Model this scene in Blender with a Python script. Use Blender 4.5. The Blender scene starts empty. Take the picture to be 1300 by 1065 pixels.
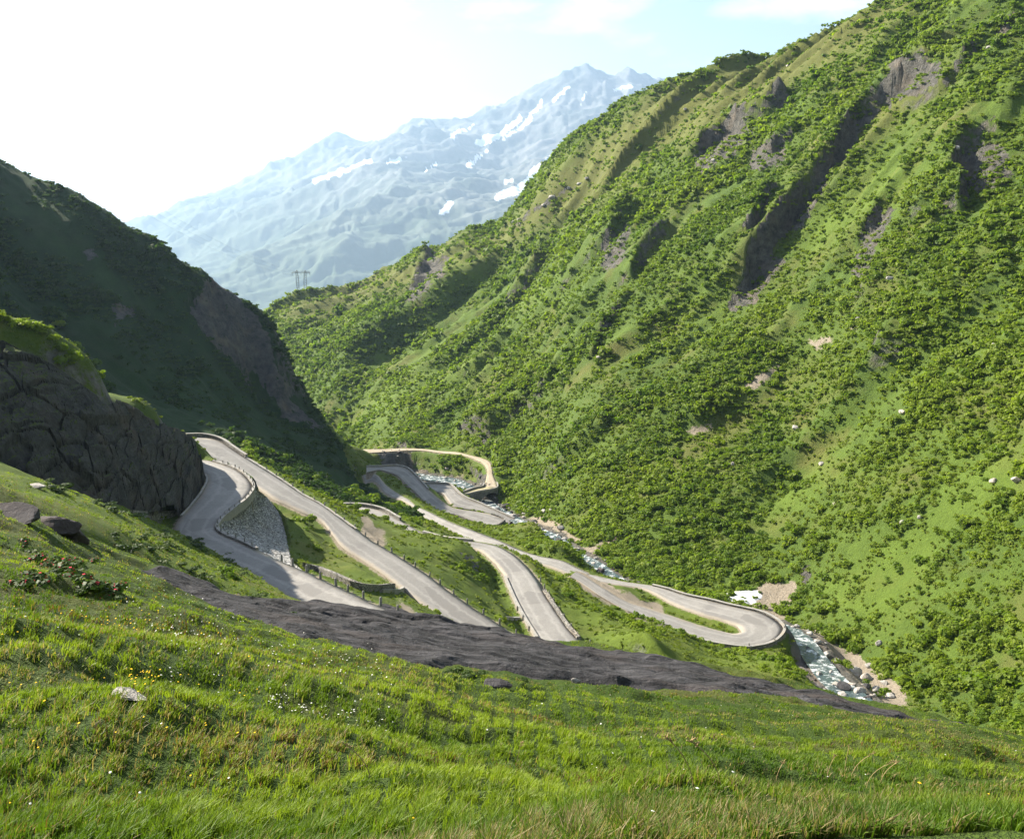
import bpy, math, random
import numpy as np
from mathutils import Vector, Matrix

random.seed(7)
rng = np.random.default_rng(11)
scene = bpy.context.scene

# ------------------------------------------------------------------ camera
FPX, UC, VC, VH = 1249.0, 650.0, 487.0, 200.0
PITCH = math.atan((VC - VH) / FPX)
cam_d = bpy.data.cameras.new('camera')
cam = bpy.data.objects.new('camera', cam_d)
scene.collection.objects.link(cam)
cam_d.sensor_width = 36.0
cam_d.lens = FPX / 1300.0 * 36.0
cam_d.shift_y = -45.5 / 1300.0
cam_d.clip_start = 0.1
cam_d.clip_end = 90000.0
cam.rotation_euler = (math.pi / 2 - PITCH, 0, 0)
scene.camera = cam

# ------------------------------------------------------------------ sky and sun
SUN_AZ = math.radians(-57)      # to the left of the view direction (+Y)
SUN_EL = math.radians(32)
world = bpy.data.worlds.new('World')
scene.world = world
world.use_nodes = True
wt = world.node_tree
wt.nodes.clear()
w_out = wt.nodes.new('ShaderNodeOutputWorld')
w_bg = wt.nodes.new('ShaderNodeBackground')
w_sky = wt.nodes.new('ShaderNodeTexSky')
w_sky.sky_type = 'NISHITA'
w_sky.sun_disc = False
w_sky.sun_elevation = SUN_EL
w_sky.sun_rotation = SUN_AZ
w_sky.altitude = 1900
w_sky.dust_density = 2.5
w_bg.inputs['Strength'].default_value = 0.05
# thin clouds over the sky
w_tc = wt.nodes.new('ShaderNodeTexCoord')
w_map = wt.nodes.new('ShaderNodeMapping')
w_map.inputs['Scale'].default_value = (3.2, 3.2, 9.0)
w_no = wt.nodes.new('ShaderNodeTexNoise')
w_no.inputs['Scale'].default_value = 1.6
w_no.inputs['Detail'].default_value = 9
w_no.inputs['Roughness'].default_value = 0.58
w_ra = wt.nodes.new('ShaderNodeValToRGB')
w_ra.color_ramp.elements[0].position = 0.47
w_ra.color_ramp.elements[1].position = 0.68
w_mx = wt.nodes.new('ShaderNodeMix')
w_mx.data_type = 'RGBA'
w_mx.inputs['B'].default_value = (9.5, 9.7, 10.0, 1)
wt.links.new(w_tc.outputs['Generated'], w_map.inputs['Vector'])
wt.links.new(w_map.outputs['Vector'], w_no.inputs['Vector'])
wt.links.new(w_no.outputs['Fac'], w_ra.inputs['Fac'])
wt.links.new(w_ra.outputs['Color'], w_mx.inputs['Factor'])
wt.links.new(w_sky.outputs['Color'], w_mx.inputs['A'])
wt.links.new(w_mx.outputs['Result'], w_bg.inputs['Color'])
wt.links.new(w_bg.outputs['Background'], w_out.inputs['Surface'])

sun_d = bpy.data.lights.new('sun', 'SUN')
sun_d.energy = 5.0
sun_d.angle = math.radians(0.5)
sun_d.color = (1.0, 0.91, 0.76)
sun = bpy.data.objects.new('sun', sun_d)
scene.collection.objects.link(sun)
SUNV = Vector((math.sin(SUN_AZ) * math.cos(SUN_EL), math.cos(SUN_AZ) * math.cos(SUN_EL), math.sin(SUN_EL)))
sun.rotation_euler = SUNV.to_track_quat('Z', 'Y').to_euler()
sun.location = SUNV * 900

scene.view_settings.view_transform = 'Standard'
scene.view_settings.look = 'None'
scene.view_settings.exposure = 1.95
scene.view_settings.gamma = 1.0
scene.render.engine = 'CYCLES'
scene.cycles.use_denoising = True
scene.cycles.max_bounces = 5
scene.cycles.diffuse_bounces = 3
scene.cycles.glossy_bounces = 2
scene.cycles.transmission_bounces = 3
scene.cycles.volume_bounces = 0
scene.cycles.transparent_max_bounces = 6

HAZE_DENSITY = 0.00005

# ------------------------------------------------------------------ projection helpers
cp, sp = math.cos(PITCH), math.sin(PITCH)

def ray(u, v):
    """direction through a photo pixel with y = 1"""
    u = np.asarray(u, float); v = np.asarray(v, float)
    cx = (u - UC) / FPX; cy = (VC - v) / FPX
    y = cp + cy * sp
    return cx / y, (-sp + cy * cp) / y

def PD(u, v, d):
    a, b = ray(u, v)
    return np.array([a * d, d, b * d])

def PZ(u, v, z):
    a, b = ray(u, v)
    d = z / b
    return np.array([a * d, d, z])

def project(x, y, z):
    dep = y * cp - z * sp
    up = y * sp + z * cp
    dep = np.where(dep < 0.05, 0.05, dep)
    return UC + FPX * x / dep, VC - FPX * up / dep

def smooth(a, b, x):
    t = np.clip((x - a) / (b - a), 0, 1)
    return t * t * (3 - 2 * t)

def _hash(ix, iy, seed):
    h = (ix.astype(np.int64) * 374761393 + iy.astype(np.int64) * 668265263 + seed * 1442695041) & 0xFFFFFFFF
    h = ((h ^ (h >> 13)) * 1274126177) & 0xFFFFFFFF
    h = (h ^ (h >> 16)) & 0xFFFFFFFF
    return h.astype(np.float64) / 4294967295.0

def vnoise(x, y, seed=0):
    ix = np.floor(x); iy = np.floor(y)
    fx = x - ix; fy = y - iy
    fx = fx * fx * fx * (fx * (fx * 6 - 15) + 10); fy = fy * fy * fy * (fy * (fy * 6 - 15) + 10)
    a = _hash(ix, iy, seed); b = _hash(ix + 1, iy, seed)
    c = _hash(ix, iy + 1, seed); d = _hash(ix + 1, iy + 1, seed)
    return (a + (b - a) * fx + (c - a) * fy + (a - b - c + d) * fx * fy) * 2 - 1

def fbm(x, y, seed=0, octs=4, gain=0.5):
    s = 0; a = 1; t = 0
    for o in range(octs):
        s = s + a * vnoise(x * 2 ** o + 17.3 * o, y * 2 ** o - 9.1 * o, seed + o)
        t += a; a *= gain
    return s / t

def ridged(x, y, seed=0, octs=4, gain=0.5):
    s = 0; a = 1; t = 0
    for o in range(octs):
        s = s + a * (1 - np.abs(vnoise(x * 2 ** o + 5.3 * o, y * 2 ** o + 3.7 * o, seed + o)))
        t += a; a *= gain
    return s / t

def in_poly(u, v, poly):
    poly = np.asarray(poly, float)
    inside = np.zeros(np.shape(u), bool)
    n = len(poly)
    for i in range(n):
        x1, y1 = poly[i]; x2, y2 = poly[(i + 1) % n]
        if y1 == y2: continue
        c = ((y1 > v) != (y2 > v)) & (u < (x2 - x1) * (v - y1) / (y2 - y1) + x1)
        inside ^= c
    return inside

def seg_dist(px, py, pts):
    """distance to a polyline, arc parameter and side (+ = left of travel)"""
    best = np.full(np.shape(px), 1e9); side = np.zeros(np.shape(px)); par = np.zeros(np.shape(px))
    L = 0
    for i in range(len(pts) - 1):
        ax, ay = pts[i][:2]; bx, by = pts[i + 1][:2]
        dx, dy = bx - ax, by - ay
        l2 = dx * dx + dy * dy + 1e-9
        t = np.clip(((px - ax) * dx + (py - ay) * dy) / l2, 0, 1)
        d = np.hypot(px - ax - t * dx, py - ay - t * dy)
        m = d < best
        best = np.where(m, d, best)
        side = np.where(m, np.sign(dx * (py - ay) - dy * (px - ax)), side)
        par = np.where(m, L + t * math.sqrt(l2), par)
        L += math.sqrt(l2)
    return best, side, par / L

def resample(P, step):
    """Catmull-Rom through rows of P at about `step` spacing (first 3 columns)"""
    P = np.asarray(P, float)
    Q = np.vstack([2 * P[0] - P[1], P, 2 * P[-1] - P[-2]])
    out = []
    for i in range(1, len(Q) - 2):
        n = max(1, int(np.linalg.norm(Q[i + 1][:3] - Q[i][:3]) / step))
        for k in range(n):
            t = k / n
            out.append(0.5 * (2 * Q[i] + (Q[i + 1] - Q[i - 1]) * t + (2 * Q[i - 1] - 5 * Q[i] + 4 * Q[i + 1] - Q[i + 2]) * t * t
                              + (3 * Q[i] - Q[i - 1] - 3 * Q[i + 1] + Q[i + 2]) * t ** 3))
    out.append(P[-1])
    return np.array(out)

# ------------------------------------------------------------------ roads: paired edge pixels and elevation
def z1(x, y): return (200 + x / 3.803, 530 + y / 3.803)
def z2(x, y): return (440 + x / 3.803, 540 + y / 3.803)
def z3(x, y): return (720 + x / 2.955, 680 + y / 2.955)
def f2(x, y): return (470 + x / 6.5, 560 + y / 6.5)
def f3(x, y): return (640 + x / 6.5, 640 + y / 6.5)

ROADS = {}
def road(name, fn, rows):
    out = []
    for lx, ly, rx, ry, z in rows:
        l = fn(lx, ly); r = fn(rx, ry)
        out.append(np.concatenate([PZ(l[0], l[1], z), PZ(r[0], r[1], z)]))
    ROADS[name] = np.array(out)

road('A', z1, [
    (120, 240, 150, 190, -63.2), (165, 258, 215, 205, -63), (205, 266, 270, 213, -62.7), (232, 280, 390, 255, -62.2), (240, 305, 462, 325, -61.6),
    (215, 360, 440, 385, -60.9), (165, 425, 380, 435, -60.3), (115, 480, 315, 490, -59.7),
    (85, 535, 288, 535, -59.2), (95, 595, 320, 567, -58.8), (180, 650, 400, 600, -58.4), (290, 705, 480, 640, -58),
    (400, 740, 570, 683, -57.6), (480, 785, 700, 740, -57.1), (600, 855, 850, 810, -56.6), (720, 925, 1000, 880, -56.1),
    (850, 990, 1130, 935, -55.7), (960, 1055, 1250, 985, -55.3), (1090, 1120, 1400, 1045, -54.9), (1240, 1190, 1560, 1110, -54.5)])
road('B', z1, [
    (60, 185, 50, 105, -66.6), (130, 180, 110, 96, -67), (185, 172, 170, 92, -67.4), (255, 212, 240, 95, -67.9), (330, 250, 310, 115, -68.4), (400, 287, 370, 155, -68.9), (470, 328, 430, 195, -69.4), (560, 392, 520, 250, -70),
    (630, 424, 620, 315, -70.6), (700, 458, 700, 370, -71.2), (790, 497, 790, 420, -71.9), (850, 570, 870, 475, -72.5),
    (900, 630, 960, 540, -73.1), (1000, 692, 1040, 600, -73.7), (1130, 782, 1130, 650, -74.2), (1240, 872, 1280, 745, -74.8),
    (1310, 925, 1395, 830, -75.3), (1420, 1015, 1530, 925, -75.9), (1520, 1075, 1670, 1015, -76.5), (1640, 1140, 1810, 1100, -77),
    (1780, 1220, 1960, 1180, -77.4)])
road('C', z2, [
    (-60, 425, -70, 392, -92.6), (0, 420, 0, 390, -92.5), (80, 432, 75, 392, -92.4), (150, 462, 170, 412, -92.2), (230, 500, 260, 460, -92), (330, 555, 370, 520, -91.8),
    (440, 580, 480, 548, -91.5), (560, 590, 610, 560, -91.2), (640, 600, 720, 582, -90.8), (690, 640, 800, 620, -90.4), (740, 690, 868, 680, -89.8),
    (765, 735, 920, 740, -89.2), (795, 805, 955, 800, -88.5), (830, 880, 1000, 870, -87.8), (870, 950, 1060, 960, -87.2),
    (920, 1030, 1120, 1030, -86.6), (985, 1095, 1200, 1085, -86.1), (1080, 1170, 1330, 1150, -85.7)])
road('D', f2, [
    (-40, 355, -60, 280, -134), (20, 335, 10, 265, -132.5), (70, 375, 65, 290, -130), (120, 430, 130, 365, -127.5), (190, 465, 240, 440, -125), (290, 500, 310, 480, -123),
    (385, 570, 375, 535, -121.5), (450, 635, 480, 580, -119.8), (550, 705, 580, 630, -117.7), (660, 745, 680, 675, -115.8), (760, 800, 800, 720, -114),
    (880, 850, 960, 780, -112.4), (1000, 875, 1100, 835, -110.8), (1110, 930, 1230, 895, -109.3), (1290, 985, 1400, 950, -108), (1500, 1040, 1580, 985, -107.2), (1640, 1095, 1690, 1035, -107.1), (1779, 1140, 1800, 1088, -107.05)])
road('E', z3, [   # hairpin by the river: lower arm, bend, upper arm (outer edge first)
    (10, 155, 35, 135, -99.6), (30, 165, 60, 148, -99.8), (130, 232, 150, 205, -100.6), (200, 272, 225, 248, -101.2), (270, 303, 285, 268, -101.7), (330, 342, 380, 296, -102.1), (450, 380, 470, 328, -102.5),
    (560, 406, 560, 354, -102.8), (660, 420, 618, 367, -103), (715, 417, 645, 364, -103.2), (775, 400, 655, 358, -103.4), (808, 372, 652, 350, -103.6), (813, 345, 640, 338, -103.8),
    (780, 312, 615, 327, -104.1), (720, 286, 580, 315, -104.4), (620, 264, 510, 297, -104.8), (540, 244, 440, 273, -105.2), (450, 225, 380, 246, -105.6),
    (380, 203, 320, 212, -106), (320, 188, 270, 195, -106.4), (200, 170, 170, 182, -106.8), (80, 145, 70, 162, -107)])
road('F', f2, [   # two paved terraces far below, first arm
    (-30, 215, -30, 262, -130.2), (70, 213, 75, 240, -130.8), (150, 207, 150, 262, -131.2), (240, 208, 225, 290, -131.6), (310, 230, 265, 330, -132.1), (360, 270, 300, 375, -132.7), (430, 345, 350, 410, -133.3),
    (480, 400, 430, 490, -134), (560, 470, 470, 540, -134.5), (640, 530, 560, 575, -135), (720, 560, 620, 600, -135.4), (860, 580, 700, 610, -135.8),
    (1000, 605, 850, 665, -136.1), (1075, 628, 900, 695, -136.4), (1108, 655, 1010, 708, -136.6)])
road('G', f2, [
    (445, 352, 420, 365, -137.4), (490, 352, 475, 395, -137.3), (560, 352, 520, 415, -137.3), (650, 358, 600, 440, -137.3), (690, 385, 640, 490, -137.3), (740, 435, 680, 540, -137.3),
    (800, 475, 740, 555, -137.4), (900, 515, 870, 578, -137.6), (1000, 560, 985, 600, -137.9), (1100, 605, 1080, 630, -138.3), (1190, 645, 1115, 695, -138.8)])
road('H', f2, [   # unpaved track beyond the river, ending on the bridge
    (-90, 68, -90, 92, -152), (0, 68, 0, 100, -151.5), (130, 65, 130, 92, -151), (280, 60, 280, 82, -150.5), (440, 65, 440, 82, -150), (580, 82, 580, 100, -149.2), (720, 92, 720, 112, -148.2),
    (830, 118, 800, 128, -147.2), (920, 140, 880, 160, -146.4), (990, 175, 935, 190, -145.6), (1005, 230, 965, 240, -144.8), (1015, 290, 960, 300, -144.2), (1042, 350, 945, 355, -143.6),
    (1035, 395, 930, 380, -143.2), (900, 420, 860, 395, -143), (770, 450, 755, 432, -142.8)])

for _k in 'ABC':                       # the near ends run on behind the lip of the meadow
    _R = ROADS[_k]; _s = _R[-1] - _R[-3]; _s = _s / np.linalg.norm(_s[:2]) * 9.0
    ROADS[_k] = np.vstack([_R] + [_R[-1] + _s * i for i in (1, 2, 3)])
# ------------------------------------------------------------------ river course (left bank pixel, half width, elevation)
RIVER = []
for u, v, z, hw in [(1190, 960, -99, 5), (1120, 915, -101, 5), (1082, 885, -102.5, 4.5), (1052, 858, -105, 4.2), (1032, 832, -108, 4), (1012, 806, -111, 3.6), (975, 790, -114.5, 4), (930, 776, -117.5, 4),
                    (880, 768, -120, 4), (830, 756, -122, 4), (785, 738, -123.5, 4), (752, 714, -125, 3.4), (728, 700, -127, 3), (705, 683, -129.5, 3.6), (678, 671, -133, 4), (652, 658, -138.5, 4),
                    (622, 641, -146, 4), (600, 622, -151.5, 5), (575, 611, -154, 6), (545, 606, -156, 6), (510, 600, -160, 5), (470, 595, -166, 5), (440, 590, -172, 5)]:
    RIVER.append(np.concatenate([PZ(u, v, z), [hw]]))
RIVER = np.array(RIVER)

# ------------------------------------------------------------------ terrain control points: pixel and distance
CP = []
def cpt(*rows):
    for u, v, d in rows: CP.append(PD(u, v, d))
def cpx(*rows):
    for r in rows: CP.append(np.array(r, float))

# foreground slope under the camera
cpx((0, 0, -1.7), (-20, 0, 4), (-10, -4, 1.5), (20, 0, -9), (10, 0, -5), (60, 5, -32), (120, 30, -72), (0, -50, 6), (-50, -10, 14), (-100, -60, 30), (-150, 60, 8), (-60, 40, -13), (-45, 75, -27), (-75, 100, -31), (-110, 120, -33),
    (60, -50, -25), (150, -20, -80), (200, 40, -72), (260, -20, 0), (330, 60, 40), (-260, 100, 30))
cpt((0, 1065, 4.6), (325, 1065, 5.4), (650, 1065, 6.6), (975, 1065, 7.8), (1300, 1065, 9))
cpt((0, 975, 6.2), (325, 975, 7.6), (650, 975, 9.5), (975, 975, 11.5), (1300, 975, 14))
cpt((0, 850, 10), (300, 850, 13), (480, 900, 13.5), (650, 915, 15), (800, 930, 17), (1000, 940, 20), (1300, 955, 20))
cpt((0, 760, 16), (150, 770, 18.5), (300, 800, 21), (430, 830, 24), (545, 860, 26), (660, 872, 27), (790, 882, 29), (1000, 897, 30), (1180, 922, 29), (1260, 940, 27))
cpt((0, 700, 23), (100, 722, 26), (200, 752, 28), (180, 728, 35), (260, 748, 37), (350, 770, 40), (430, 774, 42), (500, 787, 42), (580, 798, 43), (650, 812, 44), (750, 826, 45), (850, 840, 45), (1000, 868, 44), (1130, 905, 41), (1280, 931, 37))
cpt((300, 785, 30), (420, 805, 33), (550, 828, 34), (700, 845, 36), (850, 862, 37), (1000, 882, 36.5), (1130, 912, 35))
# hidden drop behind the crest
cpt((180, 790, 60), (330, 850, 62), (500, 890, 60), (650, 920, 62), (850, 940, 62), (1000, 980, 64), (1150, 1010, 66), (1300, 1010, 70), (600, 850, 95), (850, 870, 110), (1000, 900, 110), (1150, 960, 110), (1300, 990, 110), (480, 830, 92), (760, 850, 140), (900, 880, 145), (1050, 900, 150))
# left meadow up to the cliff
cpt((-60, 640, 30), (0, 640, 34), (60, 655, 38), (0, 625, 60), (50, 632, 76), (100, 642, 92), (200, 690, 88), (120, 675, 66), (160, 655, 108), (205, 668, 132), (215, 645, 155), (50, 612, 96), (0, 592, 112), (140, 642, 128), (200, 640, 150), (280, 728, 82), (330, 752, 74), (225, 692, 112), (375, 772, 62))
cpt((-60, 575, 110), (-60, 560, 124), (60, 560, 136), (120, 590, 142), (190, 600, 162), (240, 600, 182))
cpt((0, 428, 152), (60, 455, 157), (120, 490, 165), (-60, 415, 150), (-200, 385, 150), (-200, 370, 175), (-60, 400, 165), (-60, 390, 140), (0, 414, 139), (60, 440, 143), (120, 474, 150), (200, 525, 176), (240, 553, 199))
cpt((-60, 480, 190), (0, 500, 190), (100, 530, 200), (170, 565, 214), (-200, 330, 190), (-300, 420, 240))
# between and beyond the roads
cpt((342, 637, 201), (354, 656, 189), (358, 676, 178), (362, 694, 166), (340, 668, 184), (335, 650, 193), (400, 690, 176), (400, 735, 140), (440, 745, 141), (430, 715, 168), (480, 758, 140), (530, 790, 122))
cpt((500, 676, 203), (545, 683, 205), (600, 703, 205), (630, 725, 204), (642, 745, 201), (560, 705, 196), (600, 740, 186), (630, 775, 174), (470, 660, 207), (575, 690, 205))
cpt((430, 632, 288), (480, 650, 270), (520, 660, 262), (400, 618, 300), (370, 604, 320), (560, 672, 262), (520, 640, 330))
cpt((640, 726, 240), (665, 734, 243), (690, 742, 245), (715, 746, 244), (612, 706, 244), (700, 728, 221), (676, 716, 228), (740, 750, 205), (700, 740, 207), (760, 775, 188), (800, 790, 182), (850, 800, 186), (900, 835, 176), (1000, 850, 168), (900, 865, 150), (800, 830, 150), (950, 830, 188))
cpt((790, 745, 226), (830, 765, 221), (880, 785, 215), (900, 790, 212), (760, 735, 236), (850, 755, 226), (660, 690, 275), (700, 690, 290), (690, 665, 318), (735, 690, 296), (620, 668, 325), (560, 652, 340))
# left mountain
cpt((0, 216, 430), (60, 240, 435), (130, 266, 440), (200, 312, 445), (260, 352, 450), (285, 366, 455), (320, 393, 455), (345, 425, 450), (350, 450, 446), (370, 505, 438), (400, 532, 430), (422, 548, 426), (450, 575, 418), (478, 602, 402))
cpt((0, 280, 520), (130, 350, 530), (200, 420, 540), (285, 480, 545), (345, 540, 550), (400, 590, 545), (478, 620, 470), (-200, 150, 520), (-150, 110, 400), (-100, 200, 330), (-250, 150, 300), (-200, 400, 700), (100, 520, 750))
cpt((0, 320, 372), (0, 260, 400), (100, 330, 395), (100, 270, 418), (200, 400, 405), (280, 420, 430), (300, 460, 425), (0, 395, 318), (100, 440, 328), (200, 500, 338), (300, 540, 350), (400, 590, 368), (240, 550, 292), (320, 582, 305), (400, 614, 312), (470, 640, 356), (480, 618, 392), (330, 480, 436), (60, 420, 300), (150, 500, 298), (0, 450, 262), (150, 400, 372), (440, 610, 372), (350, 560, 380), (250, 450, 395))
# valley floor beyond
cpt((345, 560, 700), (430, 575, 640), (480, 572, 540), (300, 560, 800), (200, 560, 800))
# right mountain, bank to skyline
cpt((1140, 900, 182), (1150, 860, 196), (1080, 850, 208), (1300, 900, 168), (1300, 800, 192), (1300, 700, 217), (1300, 600, 242), (1300, 500, 272), (1300, 400, 306), (1300, 300, 346), (1300, 200, 392), (1300, 100, 445), (1300, 0, 510), (1300, -100, 590), (1300, -200, 700),
    (1150, 800, 214), (1150, 700, 246), (1150, 600, 276), (1150, 500, 312), (1150, 400, 352), (1150, 300, 402), (1150, 200, 455), (1150, 100, 525), (1140, 0, 615), (1220, -50, 600),
    (1000, 775, 250), (1000, 700, 277), (1000, 600, 322), (1000, 500, 367), (1000, 400, 418), (1000, 300, 474), (1000, 200, 540), (1000, 110, 630), (1000, 60, 690), (1080, 28, 650), (920, 85, 740),
    (850, 722, 285), (850, 650, 317), (850, 550, 372), (850, 450, 432), (850, 350, 504), (850, 250, 596), (850, 170, 700), (850, 106, 795), (790, 140, 820),
    (740, 685, 318), (740, 600, 364), (740, 500, 434), (740, 400, 524), (740, 300, 645), (740, 230, 765), (730, 180, 855), (690, 225, 870), (655, 270, 880),
    (650, 610, 436), (645, 640, 400), (640, 500, 532), (640, 400, 655), (640, 330, 785), (640, 290, 885), (600, 303, 888), (550, 322, 895),
    (500, 560, 540), (560, 560, 520), (500, 500, 615), (500, 420, 745), (500, 345, 902), (430, 545, 585), (430, 480, 690), (430, 420, 798), (430, 368, 910), (380, 378, 912), (350, 430, 830), (350, 389, 915), (335, 396, 915), (520, 590, 482), (560, 590, 475), (600, 600, 465))
cpt((1300, -120, 720), (1140, 60, 740), (1000, 110, 820), (850, 160, 930), (730, 240, 1000), (640, 340, 1030), (500, 400, 1050), (335, 450, 1060), (430, 450, 1250), (850, 260, 1250), (1300, 0, 900), (250, 520, 1100), (700, 420, 1350))
cpx((400, 150, 110), (420, 300, 130), (560, 400, 240), (450, 0, 100), (700, 600, 260))

RP = []
for R in ROADS.values():
    C = (R[:, :3] + R[:, 3:]) / 2
    RP += list(C)
for r in RIVER: RP.append(r[:3] + np.array([0, 0, 0.0]))
ALL = np.array(CP + RP)
# thin out points that crowd each other
keep = []
for i, p in enumerate(ALL):
    r = 0.012 * max(p[1], 30)
    if all(np.hypot(*(p[:2] - ALL[j][:2])) > r for j in keep): keep.append(i)
ALL = ALL[keep]

def warp(x, y):
    """log-polar stretch so that near and far control points get the same weight"""
    r = np.sqrt(x * x + y * y + 400.0)
    k = np.log(r / 20.0) * 26.0 / (r + 1e-9) + 0.02
    return x * k, y * k

def _kern(px, py, qx, qy):
    return np.sqrt((px[:, None] - qx[None, :]) ** 2 + (py[:, None] - qy[None, :]) ** 2 + 1.2)

_cx, _cy = warp(ALL[:, 0], ALL[:, 1])
_n = len(ALL)
_K = _kern(_cx, _cy, _cx, _cy) - np.eye(_n) * 0.02
_Pm = np.column_stack([np.ones(_n), ALL[:, 0] / 100, ALL[:, 1] / 100])
_A = np.zeros((_n + 3, _n + 3)); _A[:_n, :_n] = _K; _A[:_n, _n:] = _Pm; _A[_n:, :_n] = _Pm.T
_sol = np.linalg.solve(_A, np.concatenate([ALL[:, 2], np.zeros(3)]))

def base_z(x, y):
    x = np.asarray(x, float); y = np.asarray(y, float)
    sh = x.shape
    x = x.ravel(); y = y.ravel()
    wx, wy = warp(x, y)
    out = np.empty(len(x))
    for s in range(0, len(x), 20000):
        e = s + 20000
        K = np.sqrt((wx[s:e, None].astype(np.float32) - _cx[None].astype(np.float32)) ** 2 + (wy[s:e, None].astype(np.float32) - _cy[None].astype(np.float32)) ** 2 + np.float32(1.2))
        out[s:e] = K @ _sol[:_n].astype(np.float32) + _sol[_n] + _sol[_n + 1] * x[s:e] / 100 + _sol[_n + 2] * y[s:e] / 100
    return out.reshape(sh)

def hit(u, v, d0=4.0, d1=1400.0):
    """first point of the smooth terrain seen through a pixel"""
    a, b = ray(u, v)
    d = np.exp(np.linspace(math.log(d0), math.log(d1), 500))
    h = base_z(a * d, d) - b * d
    i = np.argmax(h > 0)
    if h[i] <= 0: i = len(d) - 1
    return np.array([a * d[i], d[i], b * d[i]])

# ------------------------------------------------------------------ raster of road and river influence
GX0, GX1, GY0, GY1, GS = -130.0, 130.0, 80.0, 640.0, 0.5
gnx, gny = int((GX1 - GX0) / GS) + 1, int((GY1 - GY0) / GS) + 1
def raster(strips, iters):
    z = np.full((gny, gnx), np.nan)
    for L, R in strips:
        for i in range(len(L) - 1):
            n = max(2, int(max(np.linalg.norm(L[i + 1] - L[i]), np.linalg.norm(R[i + 1] - R[i])) / 0.3) + 1)
            m = max(2, int(np.linalg.norm(R[i] - L[i]) / 0.3) + 1)
            t = np.linspace(0, 1, n)[:, None, None]; s = np.linspace(0, 1, m)[None, :, None]
            P = (L[i] * (1 - t) + L[i + 1] * t) * (1 - s) + (R[i] * (1 - t) + R[i + 1] * t) * s
            P = P.reshape(-1, 3)
            ix = np.round((P[:, 0] - GX0) / GS).astype(int); iy = np.round((P[:, 1] - GY0) / GS).astype(int)
            ok = (ix >= 0) & (ix < gnx) & (iy >= 0) & (iy < gny)
            z[iy[ok], ix[ok]] = P[ok, 2]
    dist = np.where(np.isnan(z), 1e6, 0.0)
    zz = np.where(np.isnan(z), 0, z)
    for _ in range(iters):
        for dy, dx in ((0, 1), (0, -1), (1, 0), (-1, 0), (1, 1), (1, -1), (-1, 1), (-1, -1)):
            nd = np.full_like(dist, 1e6); nz = np.zeros_like(zz)
            ys = slice(max(dy, 0), gny + min(dy, 0)); yt = slice(max(-dy, 0), gny + min(-dy, 0))
            xs = slice(max(dx, 0), gnx + min(dx, 0)); xt = slice(max(-dx, 0), gnx + min(-dx, 0))
            nd[yt, xt] = dist[ys, xs] + GS * math.hypot(dx, dy); nz[yt, xt] = zz[ys, xs]
            m = nd < dist
            dist = np.where(m, nd, dist); zz = np.where(m, nz, zz)
    return zz, dist

ROAD_S = {k: resample(R, 1.2) for k, R in ROADS.items()}
# the last metres of the track lie on the bridge, not on the ground
_road_strips = [(R[:, :3], R[:, 3:]) for k, R in ROAD_S.items() if k != 'H']
_h = ROAD_S['H']; N_H = int(len(_h) * 0.86)
_road_strips.append((_h[:N_H, :3], _h[:N_H, 3:]))
RZ, RD = raster(_road_strips, 16)
RIV_S = resample(RIVER, 2.0)
_t = np.gradient(RIV_S[:, :2], axis=0); _t /= np.linalg.norm(_t, axis=1)[:, None]
_nrm = np.column_stack([_t[:, 1], -_t[:, 0]])        # towards +x, the far bank
RIV_L = RIV_S[:, :3].copy(); RIV_R = RIV_S[:, :3].copy()
RIV_L[:, :2] -= _nrm * RIV_S[:, 3:4] * 0.55; RIV_R[:, :2] += _nrm * RIV_S[:, 3:4] * 0.7
VZ, VD = raster([(RIV_L, RIV_R)], 24)

_wt = ROADS['A'][4:14, 3:].copy()
PW_BOT = np.array([PZ(*p) for p in [(326, 621, -63.2), (338, 631, -68.5), (346, 642, -70.5), (353, 655, -71), (357, 669, -71), (360, 682, -70), (363, 694, -68), (366, 704, -64.5), (369, 712, -60.5), (386, 726, -57.9)]])
def _dense(P, n=120): return np.column_stack([np.interp(np.linspace(0, len(P) - 1, n), np.arange(len(P)), P[:, j]) for j in range(3)])
_wa, _wb = _dense(_wt), _dense(PW_BOT)
WZ, WD = raster([(_wa * .97 + _wb * .03, _wb)], 4)

def gsample(G, x, y):
    fx = np.clip((x - GX0) / GS, 0, gnx - 1.001); fy = np.clip((y - GY0) / GS, 0, gny - 1.001)
    ix = fx.astype(int); iy = fy.astype(int); fx = fx - ix; fy = fy - iy
    return (G[iy, ix] * (1 - fx) + G[iy, ix + 1] * fx) * (1 - fy) + (G[iy + 1, ix] * (1 - fx) + G[iy + 1, ix + 1] * fx) * fy
def gnear(G, x, y):
    ix = np.clip(np.round((x - GX0) / GS), 0, gnx - 1).astype(int); iy = np.clip(np.round((y - GY0) / GS), 0, gny - 1).astype(int)
    return G[iy, ix]
def in_grid(x, y):
    return (x > GX0 + 1) & (x < GX1 - 1) & (y > GY0 + 1) & (y < GY1 - 1)

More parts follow.
